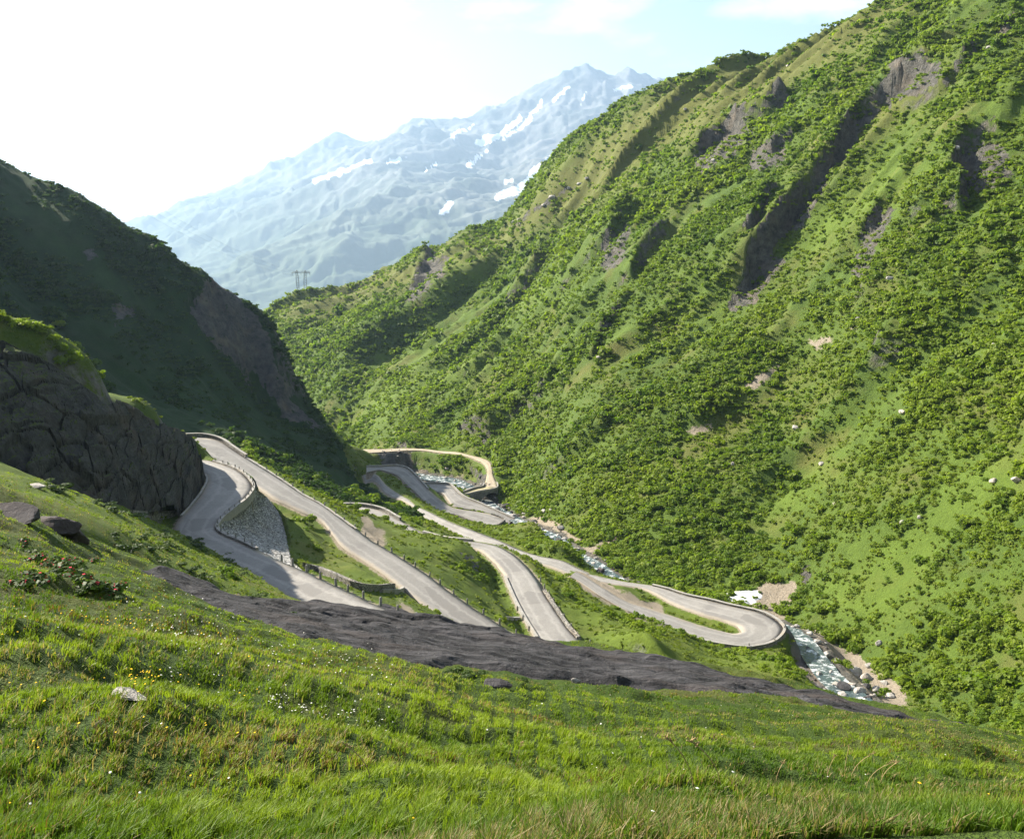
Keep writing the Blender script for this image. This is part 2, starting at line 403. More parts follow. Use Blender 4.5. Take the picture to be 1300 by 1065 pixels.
# ------------------------------------------------------------------ crags on the right mountain (ridge lines, steep on their right side)
CRAGS = []
def crag(px, h, w_up, w_dn, rk=1.0):
    P = [hit(u, v) for u, v in px]
    CRAGS.append((resample(np.array(P), 12.0), h, w_up, w_dn, rk))
crag([(1198, 92), (1160, 105), (1120, 128), (1085, 165), (1050, 205), (1020, 250), (1000, 285), (965, 325), (940, 362), (918, 402)], 14, 75, 5, 1)
crag([(985, 262), (965, 290), (945, 318), (930, 345)], 7, 30, 4)
crag([(1000, 128), (960, 150), (925, 168), (890, 195), (870, 225)], 13, 60, 8)
crag([(1010, 170), (985, 190), (965, 212)], 10, 30, 5)
crag([(1292, 150), (1262, 160), (1235, 182), (1220, 215), (1212, 255), (1205, 290)], 10, 40, 4)
crag([(1150, 250), (1120, 275), (1095, 305), (1075, 345)], 6, 30, 6)
crag([(548, 322), (530, 340), (518, 360), (512, 382)], 9, 60, 9)
crag([(790, 285), (770, 310), (760, 335)], 12, 60, 9, 0.7)
crag([(800, 385), (770, 415), (750, 445), (738, 475)], 7, 35, 4)
crag([(640, 425), (620, 450), (600, 475)], 10, 60, 10, 0.15)
crag([(700, 500), (660, 522), (620, 548), (600, 562)], 13, 60, 8, 0.15)
crag([(1300, 40), (1250, 62), (1200, 110), (1170, 150)], 9, 50, 7)
crag([(1180, 330), (1130, 360), (1080, 400)], 6, 50, 10, 0)
crag([(1300, 330), (1240, 370), (1180, 420), (1100, 470)], 5, 50, 12, 0)
crag([(1010, 470), (940, 500), (860, 555)], 5, 50, 12, 0)
crag([(850, 300), (810, 340), (790, 372)], 9, 45, 7, 0.5)
crag([(690, 330), (670, 365), (640, 390)], 10, 60, 9, 0.4)
crag([(780, 540), (720, 580), (680, 610)], 5, 40, 9, 0)

def cells(x, y, seed):
    """Voronoi: random value of the nearest cell and distance to its border"""
    ix = np.floor(x); iy = np.floor(y)
    f1 = np.full(x.shape, 9.0); f2 = np.full(x.shape, 9.0); val = np.zeros(x.shape)
    for dx in (-1, 0, 1):
        for dy in (-1, 0, 1):
            cx = ix + dx; cy = iy + dy
            px = cx + 0.1 + 0.8 * _hash(cx, cy, seed); py = cy + 0.1 + 0.8 * _hash(cx, cy, seed + 1)
            d = np.hypot(px - x, py - y); m = d < f1
            f2 = np.where(m, f1, np.minimum(f2, d)); val = np.where(m, _hash(cx, cy, seed + 2), val); f1 = np.where(m, d, f1)
    return val, f2 - f1

def patch_px(poly):
    return [tuple(hit(u, v)) for u, v in poly]

def region(x, y):
    """0 valley side with the roads, 1 dark left mountain, 2 right mountain"""
    lm = in_poly(x, y, LM)
    d, s, t = seg_dist(x, y, RIV_AXIS)
    r = np.where(lm, 1, np.where(s < 0, 2, 0))
    return r, d

LM = [(-1500, 205), (-90, 214), (-84.5, 234), (-64, 227), (-50, 255), (-36, 251.5), (-28, 290), (-38, 325), (-54, 375), (-68, 398), (-86, 440), (-150, 640), (-1500, 900)]
LMCLIFF = [tuple(hit(u, v)[:2]) for u, v in [(235, 395), (255, 355), (285, 372), (318, 398), (338, 428), (345, 455), (362, 505), (400, 545), (350, 530), (310, 480), (270, 450)]]
RIV_AXIS = np.vstack([[130, -60, 0], [100, 60, 0], RIV_S[::6, :3] if False else RIVER[:, :3], [-150, 640, 0], [-330, 1000, 0], [-500, 1500, 0]])[:, :2]

# fall-line coordinates of the right mountain: q runs along the valley, f up the slope
_axis = np.array([-0.42, 0.907]); _up = np.array([0.907, 0.42])

def height(x, y, fine=True):
    z = base_z(x, y)
    reg, rdist = region(x, y)
    r = np.hypot(x, y)
    # right mountain: gullies down the fall line and crags
    m2 = (reg == 2) * smooth(12, 90, rdist)
    q = x * _axis[0] + y * _axis[1]; f = x * _up[0] + y * _up[1]
    qq = q + 14 * fbm(f / 70, q / 70, 5, 3)
    g = ridged(qq / 46, f / 210, 31, 4, 0.5) - 0.62
    z = z + m2 * (smooth(250, 700, r) * 24 + 10) * g
    z = z + m2 * 2.2 * fbm(qq / 17, f / 30, 41, 3)
    k = np.zeros_like(z)
    for P, h, wu, wd, rk in CRAGS:
        cx, cy = P[:, 0].mean(), P[:, 1].mean()
        rad = np.max(np.hypot(P[:, 0] - cx, P[:, 1] - cy)) + wu * 1.6
        m = np.hypot(x - cx, y - cy) < rad
        if not m.any(): continue
        jx = x[m] + 9 * fbm(x[m] / 26, y[m] / 26, 77, 4); jy = y[m] + 9 * fbm(x[m] / 26, y[m] / 26, 78, 4)
        d, s, t = seg_dist(jx, jy, P)
        # travel goes downhill towards the valley: the left of it (s > 0) faces the viewer
        e = smooth(0, 0.12, t) * smooth(1, 0.85, t)
        up = np.clip(1 - d / wu, 0, 1) ** 1.5
        dn = 1 - smooth(0, wd, d)
        low = -0.35 * np.clip(1 - np.abs(d - wd * 1.3) / (wd * 1.5), 0, 1)
        e = e * np.clip(0.72 + 0.8 * fbm(x[m] / 34, y[m] / 34, 79, 3), 0.12, 1.25)
        bump = h * e * np.where(s > 0, dn + low, up)
        z[m] += bump
        k[m] = np.maximum(k[m], rk * np.clip(e * 1.3 + 0.9 * fbm(x[m] / 13, y[m] / 13, 80, 3) - 0.3, 0, 1) * (s > 0) * (1 - smooth(wd * 0.9, wd * 1.25, d)))
    cv, ce = cells(q / 7 + 0.5 * fbm(q / 9, f / 9, 56, 2), f / 12 + z / 20, 57)
    z = z + k * (3.0 * (ridged(q / 9 + f / 40, f / 26 + z / 12, 55, 4, 0.6) - 0.6) + 5.5 * (cv - 0.5) - 2.2 * (1 - smooth(0, 0.2, ce)))
    # left mountain: ribs and gullies that run down to the right
    m1 = (reg == 1) * smooth(225, 300, r)
    ql = x * 0.55 + y * 0.83; fl = x * 0.83 - y * 0.55
    z = z + m1 * (12 * (ridged((ql + 8 * fbm(x / 40, y / 40, 3, 2)) / 52, fl / 170, 91, 4) - 0.66) + 2.0 * fbm(x / 15, y / 15, 9, 3))
    cn = in_poly(x, y, LMCLIFF) * m1
    z = z + cn * (5.5 * (ridged(ql / 9, fl / 30 + z / 20, 95, 4, 0.6) - 0.6) + 5.0 * (cells(ql / 8, fl / 14 + z / 9, 99)[0] - 0.5) + 1.2 * fbm(x / 4, y / 4, 97, 2))
    # the road side of the valley
    m0 = (reg == 0)
    z = z + m0 * smooth(35, 90, r) * (0.9 * fbm(x / 13, y / 13, 13, 3) + 0.25 * fbm(x / 3.1, y / 3.1, 15, 2))
    # foreground tussocks
    nf = 1 - smooth(45, 70, r)
    if fine:
        z = z + nf * smooth(2, 8, r) * (0.42 * fbm(x / 3.4 + 3, y / 2.2, 21, 3) + 0.13 * fbm(x / 0.9, y / 0.7, 23, 2))
        z = z + (1 - nf) * 0.5 * fbm(x / 4.5, y / 4.5, 25, 2) * (reg > 0)
    # roads and river bed
    rd = np.full_like(z, 99.0)
    ig = in_grid(x, y)
    if ig.any():
        xi, yi = x[ig], y[ig]
        dv = gsample(VD, xi, yi); zv = gnear(VZ, xi, yi)
        w = 1 - smooth(0.5, 9, dv)
        bed = zv - 1.0 + 0.6 * fbm(xi / 2.5, yi / 2.5, 51, 2) + 0.12 * dv
        zi = z[ig] * (1 - w) + bed * w
        d = gsample(RD, xi, yi); zr = gnear(RZ, xi, yi)
        w = 1 - smooth(0.9, 5.0, d)
        zi = zi * (1 - w) + (zr - 0.22 - 0.1 * d) * w
        dw = gsample(WD, xi, yi); zw = gnear(WZ, xi, yi)
        zi = np.where(dw < 0.9, np.minimum(zi, zw - 0.9), zi)
        z[ig] = zi; rd[ig] = d
    return z, reg, rdist, k, rd

# ------------------------------------------------------------------ mesh helpers
def mesh_obj(name, verts, faces, mat=None, parent=None, smooth_shade=True, attrs=None):
    """faces: (n,3) or (n,4) array, or list of such arrays"""
    me = bpy.data.meshes.new(name)
    verts = np.asarray(verts, np.float32)
    fl = faces if isinstance(faces, list) else [faces]
    fl = [np.asarray(f, np.int32) for f in fl if len(f)]
    me.vertices.add(len(verts)); me.vertices.foreach_set('co', verts.ravel())
    loops = np.concatenate([f.ravel() for f in fl])
    tot = np.concatenate([np.full(len(f), f.shape[1], np.int32) for f in fl])
    me.loops.add(len(loops)); me.loops.foreach_set('vertex_index', loops)
    me.polygons.add(len(tot))
    me.polygons.foreach_set('loop_start', np.concatenate([[0], np.cumsum(tot)[:-1]]).astype(np.int32))
    me.polygons.foreach_set('loop_total', tot)
    me.polygons.foreach_set('use_smooth', np.full(len(tot), smooth_shade))
    me.update(calc_edges=True)
    for k, a in (attrs or {}).items():
        a = np.asarray(a, np.float32)
        if a.ndim == 1:
            at = me.attributes.new(k, 'FLOAT', 'POINT'); at.data.foreach_set('value', a)
        else:
            at = me.attributes.new(k, 'FLOAT_COLOR', 'POINT'); at.data.foreach_set('color', a.ravel())
    me.validate()
    if mat: me.materials.append(mat)
    o = bpy.data.objects.new(name, me)
    scene.collection.objects.link(o)
    if parent: o.parent = parent
    return o

def tag(o, label=None, cat=None, group=None, kind=None):
    if label: o['label'] = label
    if cat: o['category'] = cat
    if group: o['group'] = group
    if kind: o['kind'] = kind
    return o

def grid_faces(ni, nj):
    i, j = np.meshgrid(np.arange(ni - 1), np.arange(nj - 1), indexing='ij')
    a = (i * nj + j).ravel()
    return np.column_stack([a, a + nj, a + nj + 1, a + 1])

class MB:
    def __init__(s): s.v = []; s.f4 = []; s.f3 = []; s.n = 0
    def add(s, v, f):
        f = np.asarray(f) + s.n
        (s.f4 if f.shape[1] == 4 else s.f3).append(f)
        s.v.append(np.asarray(v, float)); s.n += len(v)
    def box(s, c, size, rz=0.0, taper=1.0):
        hx, hy, hz = np.array(size) / 2
        v = np.array([[-hx, -hy, -hz], [hx, -hy, -hz], [hx, hy, -hz], [-hx, hy, -hz], [-hx * taper, -hy * taper, hz], [hx * taper, -hy * taper, hz], [hx * taper, hy * taper, hz], [-hx * taper, hy * taper, hz]])
        ca, sa = math.cos(rz), math.sin(rz)
        v = np.column_stack([v[:, 0] * ca - v[:, 1] * sa, v[:, 0] * sa + v[:, 1] * ca, v[:, 2]]) + np.array(c)
        s.add(v, [[0, 3, 2, 1], [4, 5, 6, 7], [0, 1, 5, 4], [1, 2, 6, 5], [2, 3, 7, 6], [3, 0, 4, 7]])
    def bar(s, a, b, w):
        a = np.array(a, float); b = np.array(b, float)
        t = (b - a) / np.linalg.norm(b - a)
        u = np.cross(t, [0, 0, 1.0] if abs(t[2]) < 0.9 else [1.0, 0, 0]); u /= np.linalg.norm(u); n = np.cross(t, u)
        c = [(-1, -1), (1, -1), (1, 1), (-1, 1)]
        v = [a + (u * i + n * j) * w / 2 for i, j in c] + [b + (u * i + n * j) * w / 2 for i, j in c]
        s.add(v, [[0, 3, 2, 1], [4, 5, 6, 7], [0, 1, 5, 4], [1, 2, 6, 5], [2, 3, 7, 6], [3, 0, 4, 7]])
    def build(s, name, mat, parent=None, smooth_shade=False):
        fs = []
        if s.f4: fs.append(np.vstack(s.f4))
        if s.f3: fs.append(np.vstack(s.f3))
        return mesh_obj(name, np.vstack(s.v), fs, mat, parent, smooth_shade)

# ------------------------------------------------------------------ materials
def new_mat(name):
    m = bpy.data.materials.new(name); m.use_nodes = True
    nt = m.node_tree
    b = nt.nodes['Principled BSDF']
    b.inputs['Roughness'].default_value = 0.9
    b.inputs['Specular IOR Level'].default_value = 0.15
    return m, nt, b

class NT:
    def __init__(s, nt): s.nt = nt
    def n(s, t, **kw):
        x = s.nt.nodes.new(t)
        for k, v in kw.items(): setattr(x, k, v)
        return x
    def l(s, a, b): s.nt.links.new(a, b)
    def pos(s, scale=(1, 1, 1), rot=(0, 0, 0)):
        g = s.n('ShaderNodeNewGeometry'); m = s.n('ShaderNodeMapping')
        m.inputs['Scale'].default_value = scale; m.inputs['Rotation'].default_value = rot
        s.l(g.outputs['Position'], m.inputs['Vector']); return m.outputs['Vector']
    def noise(s, vec, scale, detail=4, rough=0.55, lo=0.3, hi=0.7):
        x = s.n('ShaderNodeTexNoise'); x.inputs['Scale'].default_value = scale; x.inputs['Detail'].default_value = detail; x.inputs['Roughness'].default_value = rough
        s.l(vec, x.inputs['Vector'])
        r = s.n('ShaderNodeMapRange'); r.inputs['From Min'].default_value = lo; r.inputs['From Max'].default_value = hi
        s.l(x.outputs['Fac'], r.inputs['Value']); return r.outputs['Result']
    def voro(s, vec, scale, feature='DISTANCE_TO_EDGE', lo=0.0, hi=0.1):
        x = s.n('ShaderNodeTexVoronoi'); x.feature = feature; x.inputs['Scale'].default_value = scale
        s.l(vec, x.inputs['Vector'])
        r = s.n('ShaderNodeMapRange'); r.inputs['From Min'].default_value = lo; r.inputs['From Max'].default_value = hi
        s.l(x.outputs['Distance'], r.inputs['Value']); return r.outputs['Result']
    def vcol(s, vec, scale):
        x = s.n('ShaderNodeTexVoronoi'); x.inputs['Scale'].default_value = scale; s.l(vec, x.inputs['Vector'])
        q = s.n('ShaderNodeSeparateColor'); s.l(x.outputs['Color'], q.inputs['Color']); return q.outputs['Red']
    def attr(s, name, col=False):
        a = s.n('ShaderNodeAttribute'); a.attribute_name = name
        return a.outputs['Color'] if col else a.outputs['Fac']
    def mix(s, fac, a, b, mode='MIX'):
        m = s.n('ShaderNodeMix'); m.data_type = 'RGBA'; m.blend_type = mode; m.clamp_factor = True
        for v, k in ((fac, 'Factor'), (a, 'A'), (b, 'B')):
            if isinstance(v, (int, float)): m.inputs[k].default_value = v
            elif isinstance(v, tuple): m.inputs[k].default_value = (*v, 1)
            else: s.l(v, m.inputs[k])
        return m.outputs['Result']
    def math(s, op, a, b=0.0):
        m = s.n('ShaderNodeMath'); m.operation = op
        for i, v in enumerate((a, b)):
            if isinstance(v, (int, float)): m.inputs[i].default_value = v
            else: s.l(v, m.inputs[i])
        return m.outputs['Value']
    def ramp(s, v, lo, hi):
        r = s.n('ShaderNodeMapRange'); r.inputs['From Min'].default_value = lo; r.inputs['From Max'].default_value = hi
        r.interpolation_type = 'SMOOTHSTEP'
        s.l(v, r.inputs['Value']); return r.outputs['Result']
    def bump(s, h, b, strength=0.5, dist=0.1):
        x = s.n('ShaderNodeBump'); x.inputs['Strength'].default_value = strength; x.inputs['Distance'].default_value = dist
        s.l(h, x.inputs['Height']); s.l(x.outputs['Normal'], b.inputs['Normal'])

def rock_color(t, vec, s=1.0, dark=(0.085, 0.085, 0.09), light=(0.27, 0.26, 0.245), warm=(0.24, 0.19, 0.14)):
    a = t.noise(vec, 0.35 * s, 6, 0.65)
    b = t.noise(vec, 2.2 * s, 5, 0.6)
    c = t.mix(a, dark, light)
    c = t.mix(t.math('MULTIPLY', b, 0.55), c, tuple(0.55 * x for x in dark))
    w = t.noise(vec, 0.12 * s, 3, 0.5, 0.52, 0.75)
    return t.mix(t.math('MULTIPLY', w, 0.6), c, warm)

def terrain_mat(name, ga, gb, dry, dark, sc=1.0, rock_s=0.5, rdark=(0.085, 0.085, 0.09), rlight=(0.27, 0.26, 0.245)):
    m, nt, b = new_mat(name); t = NT(nt)
    v = t.pos()
    big = t.noise(v, 0.021 * sc, 4, 0.6, 0.35, 0.65)
    mid = t.noise(v, 0.16 * sc, 5, 0.65, 0.32, 0.68)
    fin = t.noise(v, 1.3 * sc, 5, 0.7, 0.3, 0.7)
    vf = t.noise(v, 6.0 * sc, 3, 0.7, 0.3, 0.7)
    c = t.mix(big, ga, gb)
    c = t.mix(t.math('MULTIPLY', mid, 0.55), c, dark)
    dn = t.noise(v, 0.045 * sc, 5, 0.65, 0.5, 0.72)
    c = t.mix(t.math('MULTIPLY', t.math('MAXIMUM', dn, t.attr('dry')), 0.7), c, dry)
    c = t.mix(t.math('MULTIPLY', t.attr('fresh'), 0.6), c, t.mix(mid, tuple(1.1 * x for x in gb), gb))
    c = t.mix(t.math('MULTIPLY', fin, 0.5), c, t.mix(1.0, c, (0.45, 0.5, 0.4), 'MULTIPLY'))
    c = t.mix(t.math('MULTIPLY', vf, 0.35), c, t.mix(1.0, c, (1.7, 1.6, 1.5), 'MULTIPLY'))
    # bare soil and gravel
    gr = t.mix(t.noise(v, 2.5, 5, 0.7), (0.19, 0.155, 0.115), (0.30, 0.26, 0.205))
    df = t.math('ADD', t.attr('dirt'), t.math('MULTIPLY', t.math('SUBTRACT', fin, 0.5), 0.7))
    c = t.mix(t.math('MULTIPLY', t.ramp(df, 0.35, 0.7), t.ramp(t.attr('dirt'), 0.02, 0.2)), c, gr)
    # rock where steep or marked
    rc = rock_color(t, v, rock_s, rdark, rlight)
    geo = t.n('ShaderNodeNewGeometry'); sx = t.n('ShaderNodeSeparateXYZ'); t.l(geo.outputs['Normal'], sx.inputs['Vector'])
    rf = t.math('ADD', t.attr('rock'), t.math('MULTIPLY', t.math('SUBTRACT', t.noise(v, 0.25, 5, 0.7, 0.3, 0.7), 0.5), 0.75))
    steep = t.ramp(sx.outputs['Z'], 0.52, 0.40)
    rf = t.math('MAXIMUM', t.math('MULTIPLY', t.ramp(rf, 0.42, 0.6), t.ramp(t.attr('rock'), 0.02, 0.15)), t.math('MULTIPLY', steep, t.ramp(t.noise(v, 0.3, 4, 0.7), 0.2, 0.6)))
    c = t.mix(rf, c, rc)
    t.l(c, b.inputs['Base Color'])
    h = t.math('ADD', t.math('MULTIPLY', fin, 0.6), t.math('MULTIPLY', vf, 0.25))
    t.bump(t.math('ADD', h, t.math('MULTIPLY', t.noise(v, 0.5 * rock_s * 2, 8, 0.7), t.math('MULTIPLY', rf, 2.5))), b, 0.85, 0.35 if rock_s < 0.8 else 0.7)
    return m

def leaf_mat(name, c1, c2, trans=0.35, attr=True):
    m, nt, b = new_mat(name); t = NT(nt)
    oi = t.n('ShaderNodeObjectInfo')
    v = t.pos()
    n1 = t.noise(v, 0.9, 3, 0.6, 0.3, 0.7)
    if attr: f = t.math('ADD', t.math('MULTIPLY', t.attr('tint'), 0.7), t.math('MULTIPLY', n1, 0.3))
    else: f = t.math('ADD', t.math('MULTIPLY', oi.outputs['Random'], 0.6), t.math('MULTIPLY', n1, 0.4))
    c = t.mix(f, c1, c2)
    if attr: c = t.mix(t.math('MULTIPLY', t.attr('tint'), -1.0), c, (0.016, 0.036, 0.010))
    t.l(c, b.inputs['Base Color'])
    b.inputs['Roughness'].default_value = 0.6
    tr = t.n('ShaderNodeBsdfTranslucent'); t.l(t.mix(1.0, c, (1.25, 1.35, 0.6), 'MULTIPLY'), tr.inputs['Color'])
    ms = t.n('ShaderNodeMixShader'); ms.inputs['Fac'].default_value = trans
    t.l(b.outputs['BSDF'], ms.inputs[1]); t.l(tr.outputs['BSDF'], ms.inputs[2])
    t.l(ms.outputs['Shader'], nt.nodes['Material Output'].inputs['Surface'])
    return m

def stone_mat(name, s=1.0, moss=False, dark=(0.13, 0.125, 0.12), light=(0.36, 0.34, 0.31), warm=(0.3, 0.25, 0.19), block=None, bump=0.6):
    m, nt, b = new_mat(name); t = NT(nt)
    v = t.pos()
    c = rock_color(t, v, s, dark, light, warm)
    h = t.noise(v, 3 * s, 6, 0.7)
    if block:
        g = t.voro(t.pos((1, 1, 1.5)), block, 'DISTANCE_TO_EDGE', 0.0, 0.13)
        c = t.mix(t.vcol(t.pos((1, 1, 1.5)), block), c, t.mix(1.0, c, (1.5, 1.5, 1.45), 'MULTIPLY'))
        c = t.mix(g, (0.03, 0.03, 0.03), c)
        h = t.math('ADD', t.math('MULTIPLY', h, 0.3), g)
    if moss:
        geo = t.n('ShaderNodeNewGeometry'); sx = t.n('ShaderNodeSeparateXYZ'); t.l(geo.outputs['Normal'], sx.inputs['Vector'])
        f = t.math('ADD', sx.outputs['Z'], t.math('MULTIPLY', t.math('SUBTRACT', t.noise(v, 0.5, 5, 0.7), 0.5), 0.5))
        c = t.mix(t.ramp(f, 0.62, 0.85), c, t.mix(t.noise(v, 2, 4, 0.7), (0.03, 0.05, 0.01), (0.08, 0.10, 0.02)))
    t.l(c, b.inputs['Base Color'])
    t.bump(h, b, bump, 0.22 if moss else 0.15)
    return m

M = {}
M['valley'] = terrain_mat('valley_grass', (0.0759, 0.1127, 0.0138), (0.1058, 0.1495, 0.0172), (0.1276, 0.1191, 0.0340), (0.0340, 0.0596, 0.0120), 1.6)
M['left'] = terrain_mat('shade_darkened_slope', (0.0120, 0.0383, 0.0070), (0.0187, 0.0541, 0.0078), (0.0240, 0.0451, 0.0117), (0.0067, 0.0225, 0.0054), 1.0, 1.0, (0.05, 0.052, 0.056), (0.19, 0.185, 0.18))  # shade of the left spur is darkened into these slope colours
M['right'] = terrain_mat('sunny_slope', (0.0687, 0.1131, 0.0178), (0.0969, 0.1455, 0.0194), (0.1293, 0.1131, 0.0364), (0.0404, 0.0687, 0.0145), 0.8, 1.0, (0.05, 0.05, 0.047), (0.26, 0.245, 0.21))
M['fore'] = terrain_mat('meadow_soil', (0.0570, 0.0977, 0.0130), (0.0814, 0.1302, 0.0163), (0.1221, 0.1058, 0.0366), (0.0244, 0.0448, 0.0081), 4.0)
# ------------------------------------------------------------------ terrain mesh (polar grid round the view point, fine where the photo looks)
SRC_MASK = dict(
    dirt=[[(862, 552), (880, 540), (905, 530), (900, 542), (880, 555)], [(930, 500), (960, 475), (985, 462), (985, 472), (960, 490)], [(1025, 440), (1050, 425), (1060, 428), (1035, 442)], [(1070, 420), (1092, 410), (1088, 418)],
          [(462, 655), (490, 672), (495, 690), (478, 700), (455, 680)], [(728, 722), (760, 735), (800, 752), (850, 780), (870, 800), (830, 792), (790, 772), (756, 756), (735, 740)],
          [(735, 700), (760, 690), (800, 665), (760, 705), (748, 722)], [(940, 760), (960, 745), (1010, 735), (1005, 760), (990, 795), (965, 785)], [(1000, 795), (1030, 795), (1090, 835), (1145, 870), (1150, 900), (1080, 890), (1040, 850)],
          [(280, 755), (300, 750), (340, 765), (330, 775)], [(495, 760), (515, 765), (545, 790), (530, 790)], [(662, 650), (700, 660), (738, 686), (732, 692), (695, 672)], [(550, 598), (590, 603), (585, 615), (540, 612)]],
    rock=[[(240, 395), (262, 350), (290, 366), (322, 396), (345, 425), (352, 460), (370, 500), (360, 520), (340, 490), (310, 470), (270, 440)], [(300, 440), (350, 470), (370, 510), (420, 545), (400, 548), (350, 520)],
          [(135, 390), (160, 380), (175, 400), (150, 412)], [(100, 318), (122, 315), (125, 332), (108, 335)], [(530, 330), (572, 325), (560, 350), (540, 372), (515, 385)], [(640, 288), (690, 258), (720, 235), (735, 232), (700, 262), (660, 285)],
          [(895, 170), (935, 150), (960, 160), (955, 185), (920, 205), (890, 225), (880, 205)], [(960, 185), (1005, 160), (1000, 195), (970, 222), (950, 215)], [(1075, 350), (1090, 315), (1130, 262), (1145, 265), (1110, 320), (1095, 350)],
          [(1215, 195), (1235, 180), (1270, 178), (1290, 200), (1280, 235), (1250, 248), (1225, 240)], [(580, 700), (600, 705), (625, 725), (600, 722)], [(1140, 60), (1200, 85), (1190, 110), (1140, 130), (1100, 160), (1085, 190), (1050, 230), (1020, 290), (1000, 290), (1040, 215), (1075, 165), (1110, 128)],
          [(930, 400), (920, 385), (950, 350), (985, 320), (1000, 325), (970, 370)], [(760, 300), (800, 280), (795, 330), (765, 345)], [(495, 560), (505, 555), (520, 562), (515, 570)], [(605, 545), (625, 550), (622, 566), (600, 566)], [(1020, 715), (1032, 705), (1030, 740), (1018, 745)]],
    fresh=[[(420, 548), (460, 510), (520, 470), (570, 460), (560, 480), (500, 530), (440, 560)], [(560, 470), (620, 440), (640, 460), (580, 500)], [(1030, 745), (1110, 680), (1190, 660), (1200, 740), (1120, 800), (1060, 790)], [(950, 640), (1040, 590), (1080, 600), (960, 680)], [(1190, 600), (1300, 560), (1300, 640), (1180, 690)],
           [(600, 600), (640, 600), (660, 620), (640, 640)], [(540, 340), (600, 330), (620, 350), (590, 370), (560, 365)], [(1000, 320), (1020, 290), (1120, 200), (1150, 210), (1060, 320)], [(640, 380), (700, 350), (720, 370), (660, 410)], [(460, 660), (560, 670), (600, 690), (560, 700), (500, 690)], [(700, 720), (760, 770), (900, 830), (1000, 850), (1030, 870), (900, 860), (740, 800), (680, 735)]],
    dry=[[(340, 395), (430, 355), (520, 325), (640, 285), (700, 215), (840, 105), (1000, 55), (1140, -10), (1180, 0), (1080, 75), (960, 130), (900, 170), (830, 200), (760, 260), (700, 290), (600, 340), (480, 380), (380, 420)], [(830, 590), (880, 555), (1000, 480), (1060, 440), (1100, 410), (1060, 450), (960, 540), (860, 610)],
         [(1040, 210), (1120, 130), (1200, 90), (1230, 60), (1220, 100), (1130, 160), (1060, 220), (990, 300), (930, 370), (920, 340), (980, 270)]],
)
def mask(u, v, key):
    ju = u + 9 * fbm(u / 16, v / 16, 61, 4); jv = v + 9 * fbm(u / 16, v / 16, 62, 4)
    w = {'fresh': 22, 'dry': 18, 'rock': 4, 'dirt': 4}[key]
    out = 0
    offs = [(0, 0)] + [(w * r * math.cos(a), w * r * math.sin(a)) for r in (0.5, 1.0) for a in np.arange(6) * math.pi / 3 + r]
    for du, dv in offs:
        m = np.zeros(np.shape(u), bool)
        for p in SRC_MASK[key]: m |= in_poly(ju + du, jv + dv, p)
        out = out + m
    return out / len(offs)

def terrain():
    th0 = np.arange(-30.5, 30.51, 0.105)
    th = np.concatenate([np.linspace(-180, -34, 42), np.arange(-33.5, -30.6, 0.5), th0, np.arange(31, 34, 0.5), np.linspace(34.5, 176, 40)])
    rr = [2.0]
    while rr[-1] < 1500: rr.append(rr[-1] * 1.0047 + 0.004)
    rr = np.array(rr)
    T, Rr = np.meshgrid(np.radians(th), rr, indexing='ij')
    x = (Rr * np.sin(T)).ravel(); y = (Rr * np.cos(T)).ravel()
    z, reg, rdist, k, rd = height(x, y)
    u, v = project(x, y, z)
    at = {}
    infr = (y > 1)
    dirt = mask(u, v, 'dirt') * infr * (np.hypot(x, y) > 60)
    at['dirt'] = np.maximum(dirt, np.where(rd < 90, 0.75 * (1 - smooth(0.1, 1.3, rd)), 0))
    rv = np.zeros_like(z); ig = in_grid(x, y); rv[ig] = 1 - smooth(1.0, 5.5, gsample(VD, x[ig], y[ig]))
    at['rock'] = np.maximum(np.maximum(mask(u, v, 'rock') * infr * 0.75, k), rv * 0.9)
    at['fresh'] = mask(u, v, 'fresh') * infr
    at['dry'] = mask(u, v, 'dry') * infr * 0.8
    ni, nj = len(th), len(rr)
    F = grid_faces(ni, nj)
    # close the ring behind the camera
    j = np.arange(nj - 1); a = (ni - 1) * nj + j
    F = np.vstack([F, np.column_stack([a, j, j + 1, a + 1])])[:, ::-1]
    V = np.column_stack([x, y, z])
    C = V[F].mean(axis=1)
    fr, _ = region(C[:, 0], C[:, 1])
    rC = np.hypot(C[:, 0], C[:, 1])
    fr = np.where((fr == 0) & (rC < 52), 3, fr)
    out = []
    for code, name, mat, lab, cat in ((3, 'meadow', M['fore'], 'grassy meadow slope in the foreground falling away to the right', 'meadow'),
                                      (0, 'hillside', M['valley'], 'green hillside between the hairpin roads and the stream', 'hillside'),
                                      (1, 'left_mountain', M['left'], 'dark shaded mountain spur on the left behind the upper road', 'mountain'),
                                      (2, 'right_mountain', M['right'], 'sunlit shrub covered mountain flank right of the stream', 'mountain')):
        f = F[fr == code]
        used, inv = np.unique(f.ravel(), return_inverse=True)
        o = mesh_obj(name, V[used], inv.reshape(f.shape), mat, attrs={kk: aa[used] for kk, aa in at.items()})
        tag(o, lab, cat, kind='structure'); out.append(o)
    return out
terrain()

